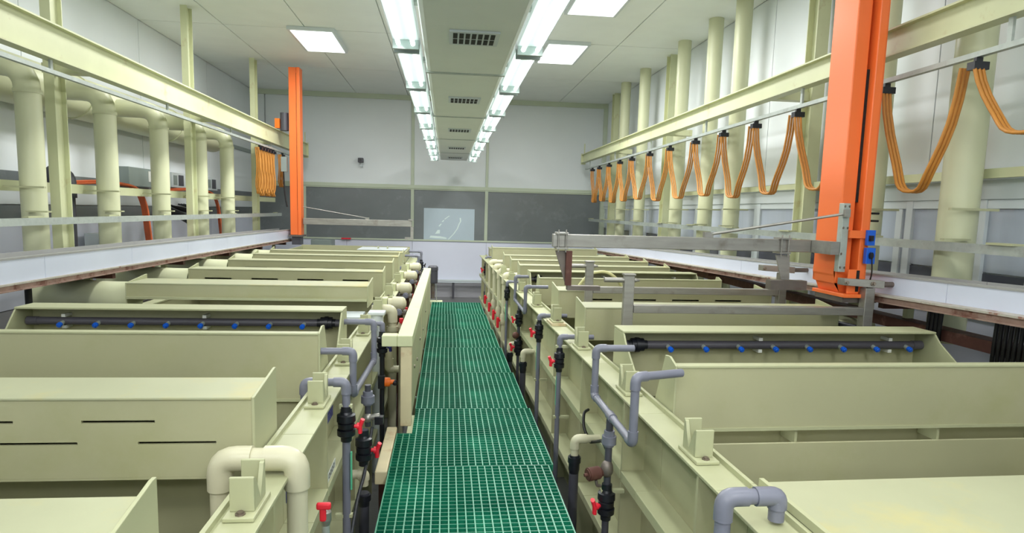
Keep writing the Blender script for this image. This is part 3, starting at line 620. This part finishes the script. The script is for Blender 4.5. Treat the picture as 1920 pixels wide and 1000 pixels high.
t = run('cream pipe with elbow low behind the frame post', [(-.40, 4.6, 1.0), (-.40, 4.6, .82), (-.33, 4.6, .82)], .026, PIPEB)
# far pipes at the left row's end
for i, y in enumerate((9.9, 10.9)):
    t = run('grey pipe loop at the far end of the left row, %s of two' % ORD[i], [(-.63, y, 1.26), (-.42, y, 1.26), (-.42, y, .02)], .018, PVC, group='grey pipe loops at the far left end'); valve(t, (-.42, y, 1.03), .02, (1, 0, 0), hcol=BLK)

# upright motor at the end of the walkway
t = thing('pump_motor', 'dark grey ribbed upright motor standing beyond the walkway end', 'motor', (-.2, 9.9, 0))
MB().lathe((-.2, 9.95, .84), (0, 0, 1), [(0, .07), (.02, .075), (.02, .068), (.2, .068), (.2, .078), (.25, .078), (.27, .06)], n=24).build('motor_body', MOTOR, t)
m = MB()
for k in range(20):
    a = k * math.pi / 10; m.box(-.2 + .07 * math.cos(a) - .003, -.2 + .07 * math.cos(a) + .003, 9.95 + .07 * math.sin(a) - .003, 9.95 + .07 * math.sin(a) + .003, .865, 1.035)
m.build('cooling_fins', MOTOR, t); MB().cyl((-.2, 9.95, .60), (-.2, 9.95, .84), .03).build('shaft_column', SSD, t)
for dx in (-.06, .06): MB().cyl((-.2 + dx, 9.95, .56), (-.2 + dx * .8, 9.95, .85), .006, n=6).build('stay_rod', GALV, t)
MB().box(-.32, -.05, 9.85, 10.05, .52, .559).build('base', FRAME, t); MB().box(-.27, -.13, 9.88, 10.02, 0, .5195).build('pedestal', FRAME, t)
tag(MB().box(.14, .19, 14.28, 14.33, 0, .36).build('floor_post', MOTOR), 'dark post standing at the foot of the back wall', 'post')
tag(MB().box(XL + .2, XR - .1, 14.25, 14.4, .3605, .364).build('ledge_board', ALU), 'narrow white ledge along the foot of the back wall', 'ledge')

# ------------------------------------------------------------------ gutters with crane rails
def gutter(side):
    word = 'left' if side < 0 else 'right'
    if side < 0: X = lambda y: -2.75; ZT = lambda y: 1.588 - .0057 * (y - 4.25); zs_ = .148; rl = .042; W = -.30; ya, yb = 1.0, 12.1
    else: X = lambda y: 2.9; ZT = lambda y: 1.644 - .0265 * (y - 2.92); zs_ = .115; rl = .044; W = .26; ya, yb = .8, 12.6
    t = thing('side_gutter', 'long white gutter with rusty rail beneath it along the %s bath row' % word, 'gutter', (X(0), (ya + yb) / 2, 1.5))
    ng = 9
    def seg(mb, dx0, dx1, a, b, dz0, dz1):
        x = X(a); za, zb = ZT(a), ZT(b)
        x0, x1 = sorted((x + dx0, x + dx1))
        mb.add([(x0, a, za + dz0), (x1, a, za + dz0), (x1, b, zb + dz0), (x0, b, zb + dz0), (x0, a, za + dz1), (x1, a, za + dz1), (x1, b, zb + dz1), (x0, b, zb + dz1)],
               [(3, 2, 1, 0), (4, 5, 6, 7), (0, 1, 5, 4), (1, 2, 6, 5), (2, 3, 7, 6), (3, 0, 4, 7)]); return mb
    sg = -1 if side < 0 else 1
    for k in range(ng):
        a = ya + (yb - ya) * k / ng; b = ya + (yb - ya) * (k + 1) / ng - .004
        seg(MB(), 0, sg * .012, a, b, -zs_, 0).build('panel', WHT, t)
        seg(seg(MB(), sg * .0125, W, a, b, -zs_, -zs_ + .012), W, W - sg * .012, a, b, -zs_, .012).build('trough', TRIMG, t)
    seg(MB(), -sg * .004, sg * .045, ya, yb, .0, .012).build('top_trim', TRIMG, t)
    m1 = seg(MB(), -sg * .085 if side > 0 else -sg * .02, sg * .02, ya, yb, -zs_ - .012, -zs_ - .0005); m1.build('rail_lip', RAIL_TOP, t)
    seg(MB(), -sg * .07 if side > 0 else -sg * .012, sg * .012, ya, yb, -zs_ - rl, -zs_ - .0125).build('rail_web', RUST, t)
    seg(MB(), -sg * .09 if side > 0 else -sg * .03, sg * .03, ya, yb, -zs_ - rl - .008, -zs_ - rl - .0005).build('rail_foot', RUST, t)
    zb1 = 1.345 if side < 0 else 1.262
    MB().box(sg * 3.02, sg * 3.14, 1.2, 12.4, zb1, zb1 + .07).build('added_shade_beam', BROWN, t)  # dark beam added to darken and shadow the space under the gutter
    y = ya + .3; k = 0
    while y < yb:
        z = ZT(y) - zs_ - rl - .009
        MB().box(X(y) + sg * .02, X(y) + sg * .26, y - .025, y + .025, z - .05, z).build('bracket', BROWN, t)
        MB().box(X(y) + sg * .20, X(y) + sg * .25, y - .02, y + .02, 0, z - .0505).build('support_post', FRAME, t)
        y += 1.45
    return t
gutter(-1); gutter(1)

# risers, columns, pipe supports
def riser(side, y, r, k, n_):
    X = -3.3 if side < 0 else 3.3; word = 'left' if side < 0 else 'right'
    t = thing('exhaust_riser', 'thick beige exhaust pipe rising behind the %s gutter, %s from the camera' % (word, ORD[k]), 'duct', (X, y, 1.2), 'exhaust risers behind the %s gutter' % word)
    if side < 0:
        MB().tube([(X, y, 1.2), (X, y, 3.02), (X - .45, y - .02, 3.02)], r, .2, n=24).build('pipe', RISER, t)
        MB().cyl((X, y, 2.80), (X, y, 2.83), r + .008, n=24).build('joint_ring', RISER, t)
    else:
        MB().cyl((X, y, 1.2), (X, y, ZC), r, n=24).build('pipe', RISER, t)
    MB().cyl((X, y, 1.50), (X, y, 1.515), r + .008, n=24).build('joint_ring', RISER, t)
    s = -side
    MB().box(X + s * (r + .07), X - s * .14, y - r - .05, y - r - .02, 2.06, 2.075).build('pipe_bracket', PPL, t)
    MB().box(X + s * (r + .09), X + s * .02, y - .15, y - r - .001, 1.872, 1.884).build('rail_pad', PPL, t)
for k, y in enumerate((4.35, 5.55, 6.70, 7.87, 9.07, 10.16)): riser(-1, y, .09 if k < 2 else .097, k, 6)
for k, y in enumerate((3.87, 4.75, 7.23, 8.0, 9.07, 10.87, 12.06)): riser(1, y, .112 if k == 0 else .092, k, 7)
t = thing('main_duct', 'fat beige exhaust trunk high along the left wall collecting the risers', 'duct', (-3.93, 8, 3.0)); MB().cyl((-3.93, 3.6, 3.05), (-3.93, 11.4, 3.05), .22, n=28).build('trunk', RISER, t)
for y in (5.0, 7.3, 9.6): MB().cyl((-3.93, y, 3.05), (-3.93, y + .03, 3.05), .232, n=28).build('joint_ring', RISER, t)
for k, y in enumerate((5.92, 8.78, 11.60)):
    t = thing('steel_column', 'olive steel column standing behind the left gutter, %s from the camera' % ORD[k], 'column', (-3.3, y, 0), 'olive steel columns')
    X = -3.3
    MB().box(X - .04, X + .04, y - .085, y - .075, 0, ZC).build('flange', FRAME, t); MB().box(X - .04, X + .04, y + .075, y + .085, 0, ZC).build('flange', FRAME, t); MB().box(X - .005, X + .005, y - .075, y + .075, 0, ZC).build('web', FRAME, t)
for k, y in enumerate((5.9, 9.9, 13.2)):
    t = thing('steel_column', 'olive steel column behind the right gutter, %s from the camera' % ORD[k], 'column', (3.42, y, 0), 'olive steel columns')
    X = 3.42
    MB().box(X - .06, X + .06, y - .085, y - .075, 0, ZC).build('flange', FRAME, t); MB().box(X - .06, X + .06, y + .075, y + .085, 0, ZC).build('flange', FRAME, t); MB().box(X - .005, X + .005, y - .075, y + .075, 0, ZC).build('web', FRAME, t)
tag(MB().box(-3.5, -3.46, 3, 13.5, 2.035, 2.12).box(-3.53, -3.501, 3, 13.5, 2.11, 2.12).build('support_channel', FRAME), 'olive steel channel holding the left risers at mid height', 'channel')
tag(MB().box(3.43, 3.47, 2.2, 5.78, 2.27, 2.33).box(3.471, 3.5, 2.2, 5.78, 2.32, 2.33).build('support_channel', FRAME), 'olive steel channel behind the right risers, near length beside the mast', 'channel')
tag(MB().box(3.485, 3.52, 6.02, 14.3, 2.275, 2.33).build('support_channel', FRAME), 'olive steel channel behind the right risers, far length above the windows', 'channel')
for side in (-1, 1):
    x = 3.12 * side
    t = thing('guide_rail', 'thin galvanised guide rail running past the %s risers at eye height' % ('left' if side < 0 else 'right'), 'rail', (x, 8, 1.8))
    ya, yb = (2.6, 12.6) if side < 0 else (1.8, 14.0); z = 1.80 if side < 0 else 1.83
    MB().box(x - .004, x + .004, ya, yb, z - .025, z + .025).box(x - side * .004, x + side * .035, ya, yb, z + .0251, z + .031).build('rail', GALV, t)
    y = ya + .35
    while y < yb:
        MB().box(x - .02, x + .06 * side, y - .09, y + .09, z + .032, z + .044).build('splice_plate', PPL, t); y += 1.17
# crane runways overhead
for side in (-1, 1):
    x = 2.93 * side; word = 'left' if side < 0 else 'right'
    zb_, zt_ = (3.0, 3.26) if side < 0 else (3.06, 3.24)
    t = thing('crane_runway', 'long overhead runway beam above the %s gutter' % word, 'beam', (x, 8, zb_))
    MB().box(x - .006, x + .006, 1.5, 13.9, zb_ + .012, zt_ - .012).build('web', FRAME, t); MB().box(x - .05, x + .05, 1.5, 13.9, zt_ - .0119, zt_).build('upper_flange', FRAME, t); MB().box(x - .05, x + .05, 1.5, 13.9, zb_, zb_ + .0119).build('lower_flange', FRAME, t)
    for y in (2.9, 5.9, 8.8, 11.7):
        MB().box(x + side * .051, side * 3.36, y - .05, y + .05, zb_ + .02, zb_ + .1).build('bracket', FRAME, t)
    MB().box(x - .05, x + .05, 13.9, 13.92, zb_ - .03, zt_ + .02).box(x - .01, x + .01, 13.8, 13.82, zt_ + .001, zt_ + .22).build('end_stop', FRAME, t)
    zt2 = 2.90
    MB().box(x - .018, x + .018, 1.5, 13.6, zt2, zt2 + .03).build('cable_track', GALV, t)
    for y in (3.2, 5.2, 7.2, 9.2, 11.2, 13.2): MB().box(x - .008, x + .008, y, y + .03, zt2 + .0301, zb_ - .0005).build('track_hanger', GALV, t)
# festoon cable on the far runway
def loop(x, y0, y1, zt, zb, m, name, label, group, rad=.016):
    pts = []
    n_ = 18
    for i in range(n_ + 1):
        a = i / n_; s_ = 2 * a - 1
        y = (y0 + y1) / 2 + (y1 - y0) / 2 * (abs(s_) ** 1.0) * (1 if s_ > 0 else -1) * (1 - .28 * math.sin(math.pi * min(1, abs(s_)) ) * 0)
        z = zb + (zt - zb) * (abs(s_) ** 2.3)
        pts.append((x + .012 * math.sin(i), y, z))
    t = thing(name, label, 'cable', (x, (y0 + y1) / 2, zb), group)
    for k, dx in enumerate((-.024, 0, .024)):
        MB().tube([(p[0] + dx, p[1], p[2]) for p in pts], .010, n=8).build('cable', CAB, t)
    MB().box(x - .045, x + .045, y1 - .02, y1 + .035, zt - .03, zt + .012).box(x - .02, x + .02, y1 - .0, y1 + .02, zt + .0121, 2.899).build('trolley_clip', BLK, t)
    return t
tops = [t_ * 1.06 for t_ in (12.27, 11.70, 10.99, 10.29, 9.62, 8.76, 7.95, 7.12, 6.38, 5.70, 5.0, 4.25)]
k = 0
for a, b in zip(tops[:-1], tops[1:]):
    zb = 2.2 + .02 * math.sin(k * 2.1)
    loop(2.93, b + .05, a - .05, 2.86, zb, CAB, 'festoon_cable', 'hanging loop of yellow-brown flat cable beyond the orange mast, %s from the back wall' % ORD[k], 'festoon cable loops'); k += 1
loop(2.93, 3.50, 4.15, 2.86, 2.17, CAB, 'festoon_cable', 'deep cable loop hanging just on the near side of the orange mast', 'festoon cable loops')
loop(2.93, 2.72, 3.40, 2.86, 2.45, CAB, 'festoon_cable', 'shallow cable loop high above the near risers', 'festoon cable loops')
for k in range(6):
    y = 11.35 - k * .16 * 1.0
    loop(-2.93, y - .14, y, 2.86, 2.12 + .03 * (k % 2), CAB, 'festoon_cable', 'bunched cable loop beside the far orange mast, %s toward the camera' % ORD[k], 'bunched festoon loops')
loop(-2.93, 11.75, 11.95, 2.86, 2.3, CAB, 'festoon_cable', 'lone cable loop just behind the far orange mast', 'bunched festoon loops')

# ------------------------------------------------------------------ cranes
def MX(p): return (2.585 + (p[0] - 2.49) * .56, p[1] - .04, p[2])
t = thing('crane_mast', 'tall orange lifting mast standing before the right gutter', 'mast', (2.65, 4.1, 1.45))
MB(MX).box(2.49, 2.66, 4.05, 4.32, 1.56, 4.25).build('main_column', ORG, t, bevel=.006); MB(MX).box(2.661, 2.70, 4.22, 4.32, 1.56, 4.25).build('recess_back', ORG, t)
MB(MX).box(2.661, 2.699, 4.056, 4.219, 2.1, 2.95).build('lifting_slot', DARK, t)
MB(MX).box(2.70, 2.80, 4.0, 4.30, 1.56, 4.25).build('side_column', ORG, t, bevel=.006); MB(MX).box(2.801, 2.86, 4.04, 4.3, 1.56, 4.25).build('edge_channel', ORG, t, bevel=.004)
MB(MX).box(2.80, 2.812, 4.02, 4.039, 1.6, 4.2).build('guide_strip', DARK, t)
MB(MX).box(2.55, 2.84, 3.985, 3.999, 1.865, 1.915).box(2.55, 2.69, 4.0, 4.049, 1.865, 1.915).build('collar_band', ORG, t)
MB(MX).prism([(2.47, 1.62), (2.56, 1.50), (2.86, 1.50), (2.86, 1.559), (2.49, 1.559), (2.47, 1.66)], 'y', 4.06, 4.3).build('foot_housing', ORG, t)
MB(MX).box(2.56, 2.70, 3.97, 3.985, 1.50, 1.66).build('cover_plate', ORG, t, bevel=.003); MB(MX).box(2.655, 2.69, 3.966, 3.9695, 1.515, 1.655).build('inspection_slot', DARK, t)
MB(MX).box(2.50, 2.88, 3.95, 4.32, 1.475, 1.499).build('base_plate', ORG, t, bevel=.003); MB(MX).box(2.52, 2.95, 3.98, 4.3, 1.44, 1.4745).build('carriage', SSD, t)
for y in (4.02, 4.28): MB(MX).lathe((2.86, y, 1.415), (0, 0, 1), [(0, .035), (.02, .035), (.02, .02), (.024, .02)], n=14).build('guide_wheel', SSD, t)
MB(MX).box(2.46, 2.545, 4.0, 4.0495, 1.64, 2.09).build('mounting_plate', GALV, t, bevel=.003)
for x_, z_ in ((2.475, 2.07), (2.53, 2.07), (2.475, 1.93), (2.53, 1.93), (2.475, 1.76), (2.53, 1.67), (2.475, 1.67)): MB(MX).lathe((x_, 4.0, z_), (0, -1, 0), [(0, .008), (.008, .008)], n=8).build('bolt', BOLT, t)
MB(MX).box(2.74, 2.84, 3.96, 3.984, 1.82, 1.92).box(2.735, 2.845, 3.95, 3.984, 1.70, 1.805).build('sensor_plate', BLUE, t, bevel=.003)
MB(MX).box(2.755, 2.79, 3.935, 3.959, 1.85, 1.885).build('sensor', BLK, t); MB(MX).cyl((2.78, 3.949, 1.755), (2.78, 3.93, 1.755), .022, n=12).build('sensor', BLK, t)
MB(MX).tube([(2.78, 3.93, 1.74), (2.785, 3.92, 1.64), (2.80, 3.95, 1.58), (2.76, 3.955, 1.5)], .006, .04, n=6).build('sensor_cable', BCAB, t)
MB(MX).box(2.861, 3.0, 4.1, 4.3, 1.78, 1.80).box(2.88, 2.93, 4.15, 4.25, 1.801, 2.0).build('pick_up_bracket', SSD, t)
for dz in (0, .05): MB(MX).cyl((2.90, 4.1, 1.98 + dz), (3.03, 4.1, 1.98 + dz), .007, n=8).build('contact_rod', DARK, t)
a = thing('lifting_arm', 'long brushed steel lifting arm reaching from the right mast over the baths', 'arm', (1.6, 4.2, 1.75))
MB().box(.70, 2.5, 4.185, 4.235, 1.753, 1.838).build('beam', SS, a, bevel=.004); MB().box(2.5005, 2.56, 3.955, 4.235, 1.753, 1.838).build('end_block', SS, a)
for x_ in (.755, 2.30):
    MB().box(x_ - .035, x_ + .045, 4.16, 4.26, 1.8385, 1.85).build('clamp_cap', SS, a); MB().box(x_ - .035, x_ + .045, 4.16, 4.26, 1.74, 1.7525).build('clamp_foot', SS, a)
    for dx in (-.02, .03): MB().cyl((x_ + dx, 4.17, 1.72), (x_ + dx, 4.17, 1.868), .005, n=8).build('clamp_rod', SS, a)
MB().prism([(.72, 1.729), (.83, 1.729), (.83, 1.52), (.79, 1.52)], 'y', 4.20, 4.212).build('hook_gusset', SSD, a)
MB().box(.79, .83, 4.17, 4.1995, 1.50, 1.729).build('hook_post', BROWN, a, label='rust-red hook post'); MB().box(.80, 1.02, 4.14, 4.20, 1.47, 1.4995).build('hook_bar', SSD, a)
MB().prism([(2.26, 1.729), (2.36, 1.729), (2.37, 1.56), (2.31, 1.56)], 'y', 4.20, 4.212).build('hook_gusset', SS, a); MB().box(2.20, 2.46, 4.13, 4.20, 1.495, 1.5595).build('hook_bar', SSD, a)
MB().tube([(1.78, 4.2, 1.86), (2.575, 3.96, 2.02)], .009, n=8).build('tie_rod', SS, a); MB().box(1.74, 1.80, 4.19, 4.23, 1.8385, 1.875).build('rod_lug', SS, a); MB().box(2.565, 2.60, 3.93, 3.9555, 2.0, 2.05).build('rod_anchor', SS, a)

t = thing('crane_mast', 'far orange lifting mast at the end of the left gutter', 'mast', (-2.6, 11.6, 1.47))
MB().box(-2.70, -2.575, 11.5, 11.75, 1.47, 4.3).build('main_column', ORG, t, bevel=.005); MB().box(-2.57, -2.515, 11.48, 11.7, 1.47, 4.3).build('side_column', ORG, t, bevel=.005)
MB().box(-2.575, -2.571, 11.49, 11.7, 1.9, 4.2).build('lifting_slot', DARK, t); MB().box(-2.73, -2.49, 11.47, 11.76, 1.44, 1.4695).build('base_plate', SSD, t)
MB().box(-2.68, -2.53, 11.5, 11.7, 1.30, 1.4395).build('carriage', MOTOR, t)
MB().cyl((-2.80, 11.6, 3.25), (-2.80, 11.6, 3.55), .07).build('hoist_motor', MOTOR, t); MB().box(-2.95, -2.87, 11.55, 11.65, 3.29, 3.45).build('junction_box', ORP, t); MB().box(-2.83, -2.74, 11.44, 11.56, 2.55, 2.80).build('sensor_box', BOX, t)
MB().tube([(-2.79, 11.45, 2.55), (-2.78, 11.45, 2.2), (-2.74, 11.45, 1.95)], .012, .1, n=6).build('sensor_cable', DARK, t)
a = thing('lifting_arm', 'grey lifting arm reaching from the far mast past the window band', 'arm', (-1.5, 11.6, 1.7))
MB().box(-2.499, -.62, 11.56, 11.64, 1.655, 1.765).build('beam', SS, a, bevel=.004); MB().box(-.68, -.59, 11.54, 11.66, 1.7655, 1.79).box(-.64, -.59, 11.56, 11.62, 1.43, 1.6545).box(-.74, -.6405, 11.56, 11.62, 1.43, 1.47).build('hook_post', SS, a)
MB().tube([(-1.40, 11.6, 1.79), (-2.49, 11.55, 1.96)], .008, n=6).build('tie_rod', SS, a); MB().box(-1.43, -1.37, 11.57, 11.63, 1.7655, 1.80).build('rod_lug', SS, a)

# hanging racks
def rack(y, label, xl, xr, zbar, ztop, extra=1.0):
    t = thing('hanging_rack', label, 'rack', ((xl + xr) / 2, y, .85), 'steel hanging racks')
    w_ = .062 * extra
    MB().box(xl, xl + w_, y - .02, y + .02, .86, ztop).build('post', SS, t, bevel=.004); MB().box(xr - w_, xr, y - .035, y + .03, .86, ztop - .055).build('post', SS, t, bevel=.004)
    MB().box(xl + w_ + .0005, xr - w_ - .0005, y - .03, y + .03, zbar, zbar + .05).build('cross_bar', SS, t, bevel=.003); MB().box(xl + w_ + .0005, xr - w_ - .0005, y - .02, y + .02, .87, .91).build('lower_bar', SS, t)
    MB().box(xl - .006, xl + w_ + .006, y - .028, y + .03, ztop, ztop + .012).build('top_cap', SS, t, bevel=.003)
    MB().lathe((xl, y, ztop - .03), (-1, 0, 0), [(0, .016), (.125, .016)], n=12).build('locating_pin', SS, t)
    MB().lathe((xl + w_, y, ztop - .03), (1, 0, 0), [(0, .014), (.015, .014), (.015, .01), (.035, .008)], n=8).build('nut', SS, t)
    zc = ztop - .0545
    MB().add([(xr - .20, y + .07, zc + .012), (xr - .19, y + .01, zc + .012), (xr + .05, y - .05, zc), (xr + .05, y + .01, zc), (xr - .20, y + .07, zc + .058), (xr - .19, y + .01, zc + .058), (xr + .05, y - .05, zc + .05), (xr + .05, y + .01, zc + .05)],
             [(3, 2, 1, 0), (4, 5, 6, 7), (0, 1, 5, 4), (1, 2, 6, 5), (2, 3, 7, 6), (3, 0, 4, 7)]).build('top_block', SS, t, bevel=.003)
    MB().lathe((xr + .05, y - .02, zc + .025), (1, -.02, 0), [(0, .0175), (.14, .0175)], n=12).build('locating_pin', SSD, t)
    for x_ in (xr - .18, xr - .02): MB().lathe((x_, y - .0 - .035 * (x_ > xr - .1), zc + .03), (-.3, -1, .1), [(0, .014), (.012, .014), (.012, .008), (.03, .008)], n=8).build('nut', BOLT, t)
rack(3.9, 'front steel hanging rack dipping behind the right spray hood', 1.11, 2.775, 1.365, 1.60, 1.05)
rack(4.9, 'second steel hanging rack behind the front one', 1.085, 2.73, 1.36, 1.60, 1.0)
# hose coil and wiring
tag(MB().tube([(1.12, 5.75, 1.1), (1.2, 5.75, 1.3), (1.3, 5.7, 1.44), (1.45, 5.7, 1.46), (1.55, 5.7, 1.40), (1.62, 5.75, 1.32), (1.64, 5.78, 1.2), (1.64, 5.8, 1.0)], .014, .08, n=10).build('cream_hose', mat('cream_hose_rubber', (216, 214, 160), .4)), 'cream hose arching out of the bath behind the second rack', 'hose')
for j, (yc, nn, lab) in enumerate(((3.05, 9, 'thick bundle of black cables hanging beneath the right gutter'), (3.62, 4, 'thin bundle of black cables hanging beneath the right gutter nearer the mast'))):
    t = thing('cable_bundle', lab, 'cable', (3.0, yc, .02))
    for k in range(nn):
        y = yc + (k - nn / 2) * .032
        MB().tube([(3.0, y, 1.46 - .0), (2.985, y - .01, 1.35), (3.01, y + .02, 1.15), (3.02 + .01 * k, y + .03, .6), (3.05, y + .03, .03)], .011, .1, n=8).build('cable', BCAB, t)
tag(MB().tube([(2.72, 4.6, 1.25), (2.95, 4.0, 1.22), (3.1, 3.4, 1.0), (3.12, 3.2, .4)], .02, .1, n=10).build('sloping_conduit', DPVC), 'dark sloping conduit under the right gutter rail', 'conduit')
tag(MB().box(3.2, 3.26, 2.2, 13, .75, .95).build('cable_tray', mat('tray_steel', (70, 66, 64), .5, .3)), 'dark cable tray low behind the right bath row', 'cable tray')
tag(MB().box(-3.14, -3.09, 2.2, 12.5, .75, .95).build('cable_tray', MATS['tray_steel']), 'dark cable tray low behind the left bath row', 'cable tray')
tag(MB().cyl((-2.9, 4.75, 0), (-2.9, 4.75, 1.385), .022).build('floor_stanchion', BCAB), 'black stanchion under the left gutter', 'stanchion')

# ------------------------------------------------------------------ things on the walls
t = run('big grey elbow pipe rising behind the left gutter beside the near column', [(-4.15, 7.0, 2.22), (-3.85, 7.0, 2.22), (-3.85, 7.0, .02)], .075, DPVC, fil=.09)
for i, (y, x, lab, n_) in enumerate(((7.9, -3.55, 'fat bundle of orange cables bending down behind the left gutter', 6), (10.5, -3.6, 'smaller bundle of orange cables farther along the left wall', 3))):
    t = thing('cable_bundle', lab, 'cable', (x, y, 1.6))
    for k in range(n_):
        d = k * .022; e = k * .021
        MB().tube([(x - .6 - e, y - .45 + d * .3, 2.14 + (k % 2) * .02), (x - .25 - e, y - .15, 2.18 + (k % 2) * .02), (x - .06 - e, y + .12 + d, 2.15), (x - .02 - e, y + .22 + d, 1.95), (x + .0 - e, y + .28 + d, 1.4), (x + .0 - e, y + .28 + d, 1.0)], .0125, .12, n=8).build('cable', CABO, t)
tag(MB().tube([(-3.9, 9.6, 1.85), (-3.6, 9.4, 1.75), (-3.45, 9.35, 1.65), (-3.4, 9.4, 1.4), (-3.4, 9.4, .02)], .055, .12, n=12).build('flexible_hose', BCAB), 'thick black flexible hose behind the third left riser', 'hose')
t = thing('cable_bundle', 'three thin black cables curving off the left wall behind the risers', 'cable', (-4.19, 9.9, 2.0))
for k in range(3): MB().tube([(-4.19, 9.8 + k * .1, 2.0), (-3.98, 9.9 + k * .1, 1.92 - k * .03), (-3.9, 10.2 + k * .1, 1.88 - k * .03), (-3.95, 10.5 + k * .1, 1.9), (-4.19, 10.6 + k * .1, 1.95)], .012, .1, n=6).build('cable', BCAB, t)
t = thing('control_cabinet', 'grey control cabinet with a pale notice on the left wall', 'cabinet', (-4.08, 9.0, 2.17)); MB().box(-4.199, -3.98, 8.6, 9.6, 2.17, 2.41).build('body', BOX, t, bevel=.006); MB().box(-3.979, -3.974, 9.12, 9.5, 2.24, 2.38).build('notice', PAPER, t)
for i, y in enumerate((10.35, 11.75)):
    t = thing('switch_box', 'small pale switch box with a dark grille on the left wall, %s from the cabinet' % ORD[i], 'switch box', (-4.12, y, 2.2)); MB().box(-4.199, -4.07, y - .25, y + .25, 2.20, 2.42).build('body', ALU, t, bevel=.005)
    MB().box(-4.069, -4.064, y - .02, y + .16, 2.23, 2.39).build('grille', MOTOR, t); MB().box(-4.069, -4.064, y - .2, y - .08, 2.24, 2.38).build('door', BOX, t)
t = thing('meter_box', 'white meter box with red marks standing behind the left gutter', 'meter', (-4.0, 7.95, 1.38)); MB().box(-4.1, -3.9, 7.75, 8.12, 1.38, 1.60).build('body', ALU, t, bevel=.005)
for y in (7.80, 7.95): MB().box(-3.899, -3.894, y, y + .11, 1.40, 1.54).build('dial_plate', PAPER, t); 
for y in (7.835, 7.985):
    for z in (1.415, 1.45, 1.485): MB().box(-3.8935, -3.890, y, y + .05, z, z + .02).build('indicator', RED, t)
    MB().box(-3.8935, -3.890, y - .03, y + .07, 1.525, 1.535).build('display_bar', DARK, t)
MB().box(-4.05, -3.95, 7.85, 8.0, 0, 1.3795).build('stand', FRAME, t)
t = thing('security_camera', 'small dark camera on a white foot on the back wall', 'camera', (-1.87, 14.45, 2.95)); MB().box(-1.9, -1.84, 14.40, 14.499, 2.86, 2.9).build('wall_foot', ALU, t); MB().cyl((-1.87, 14.42, 2.9), (-1.87, 14.42, 2.94), .012).build('neck', ALU, t); MB().box(-1.93, -1.82, 14.33, 14.45, 2.9405, 3.04).build('body', MOTOR, t, bevel=.01); MB().lathe((-1.875, 14.33, 2.99), (0, -1, 0), [(0, .03), (.02, .028)], n=12).build('lens', BLK, t)
tag(MB().box(-2.3, -2.1, 14.41, 14.469, 1.27, 1.30).build('red_clamp', RED), 'small red block on the sill behind the far left tank', 'block')
tag(MB().box(-2.75, -2.35, 13.4, 13.9, .0, 1.3).build('steel_cabinet', BOX, bevel=.01), 'grey steel cabinet behind the far mast near the back wall', 'cabinet')
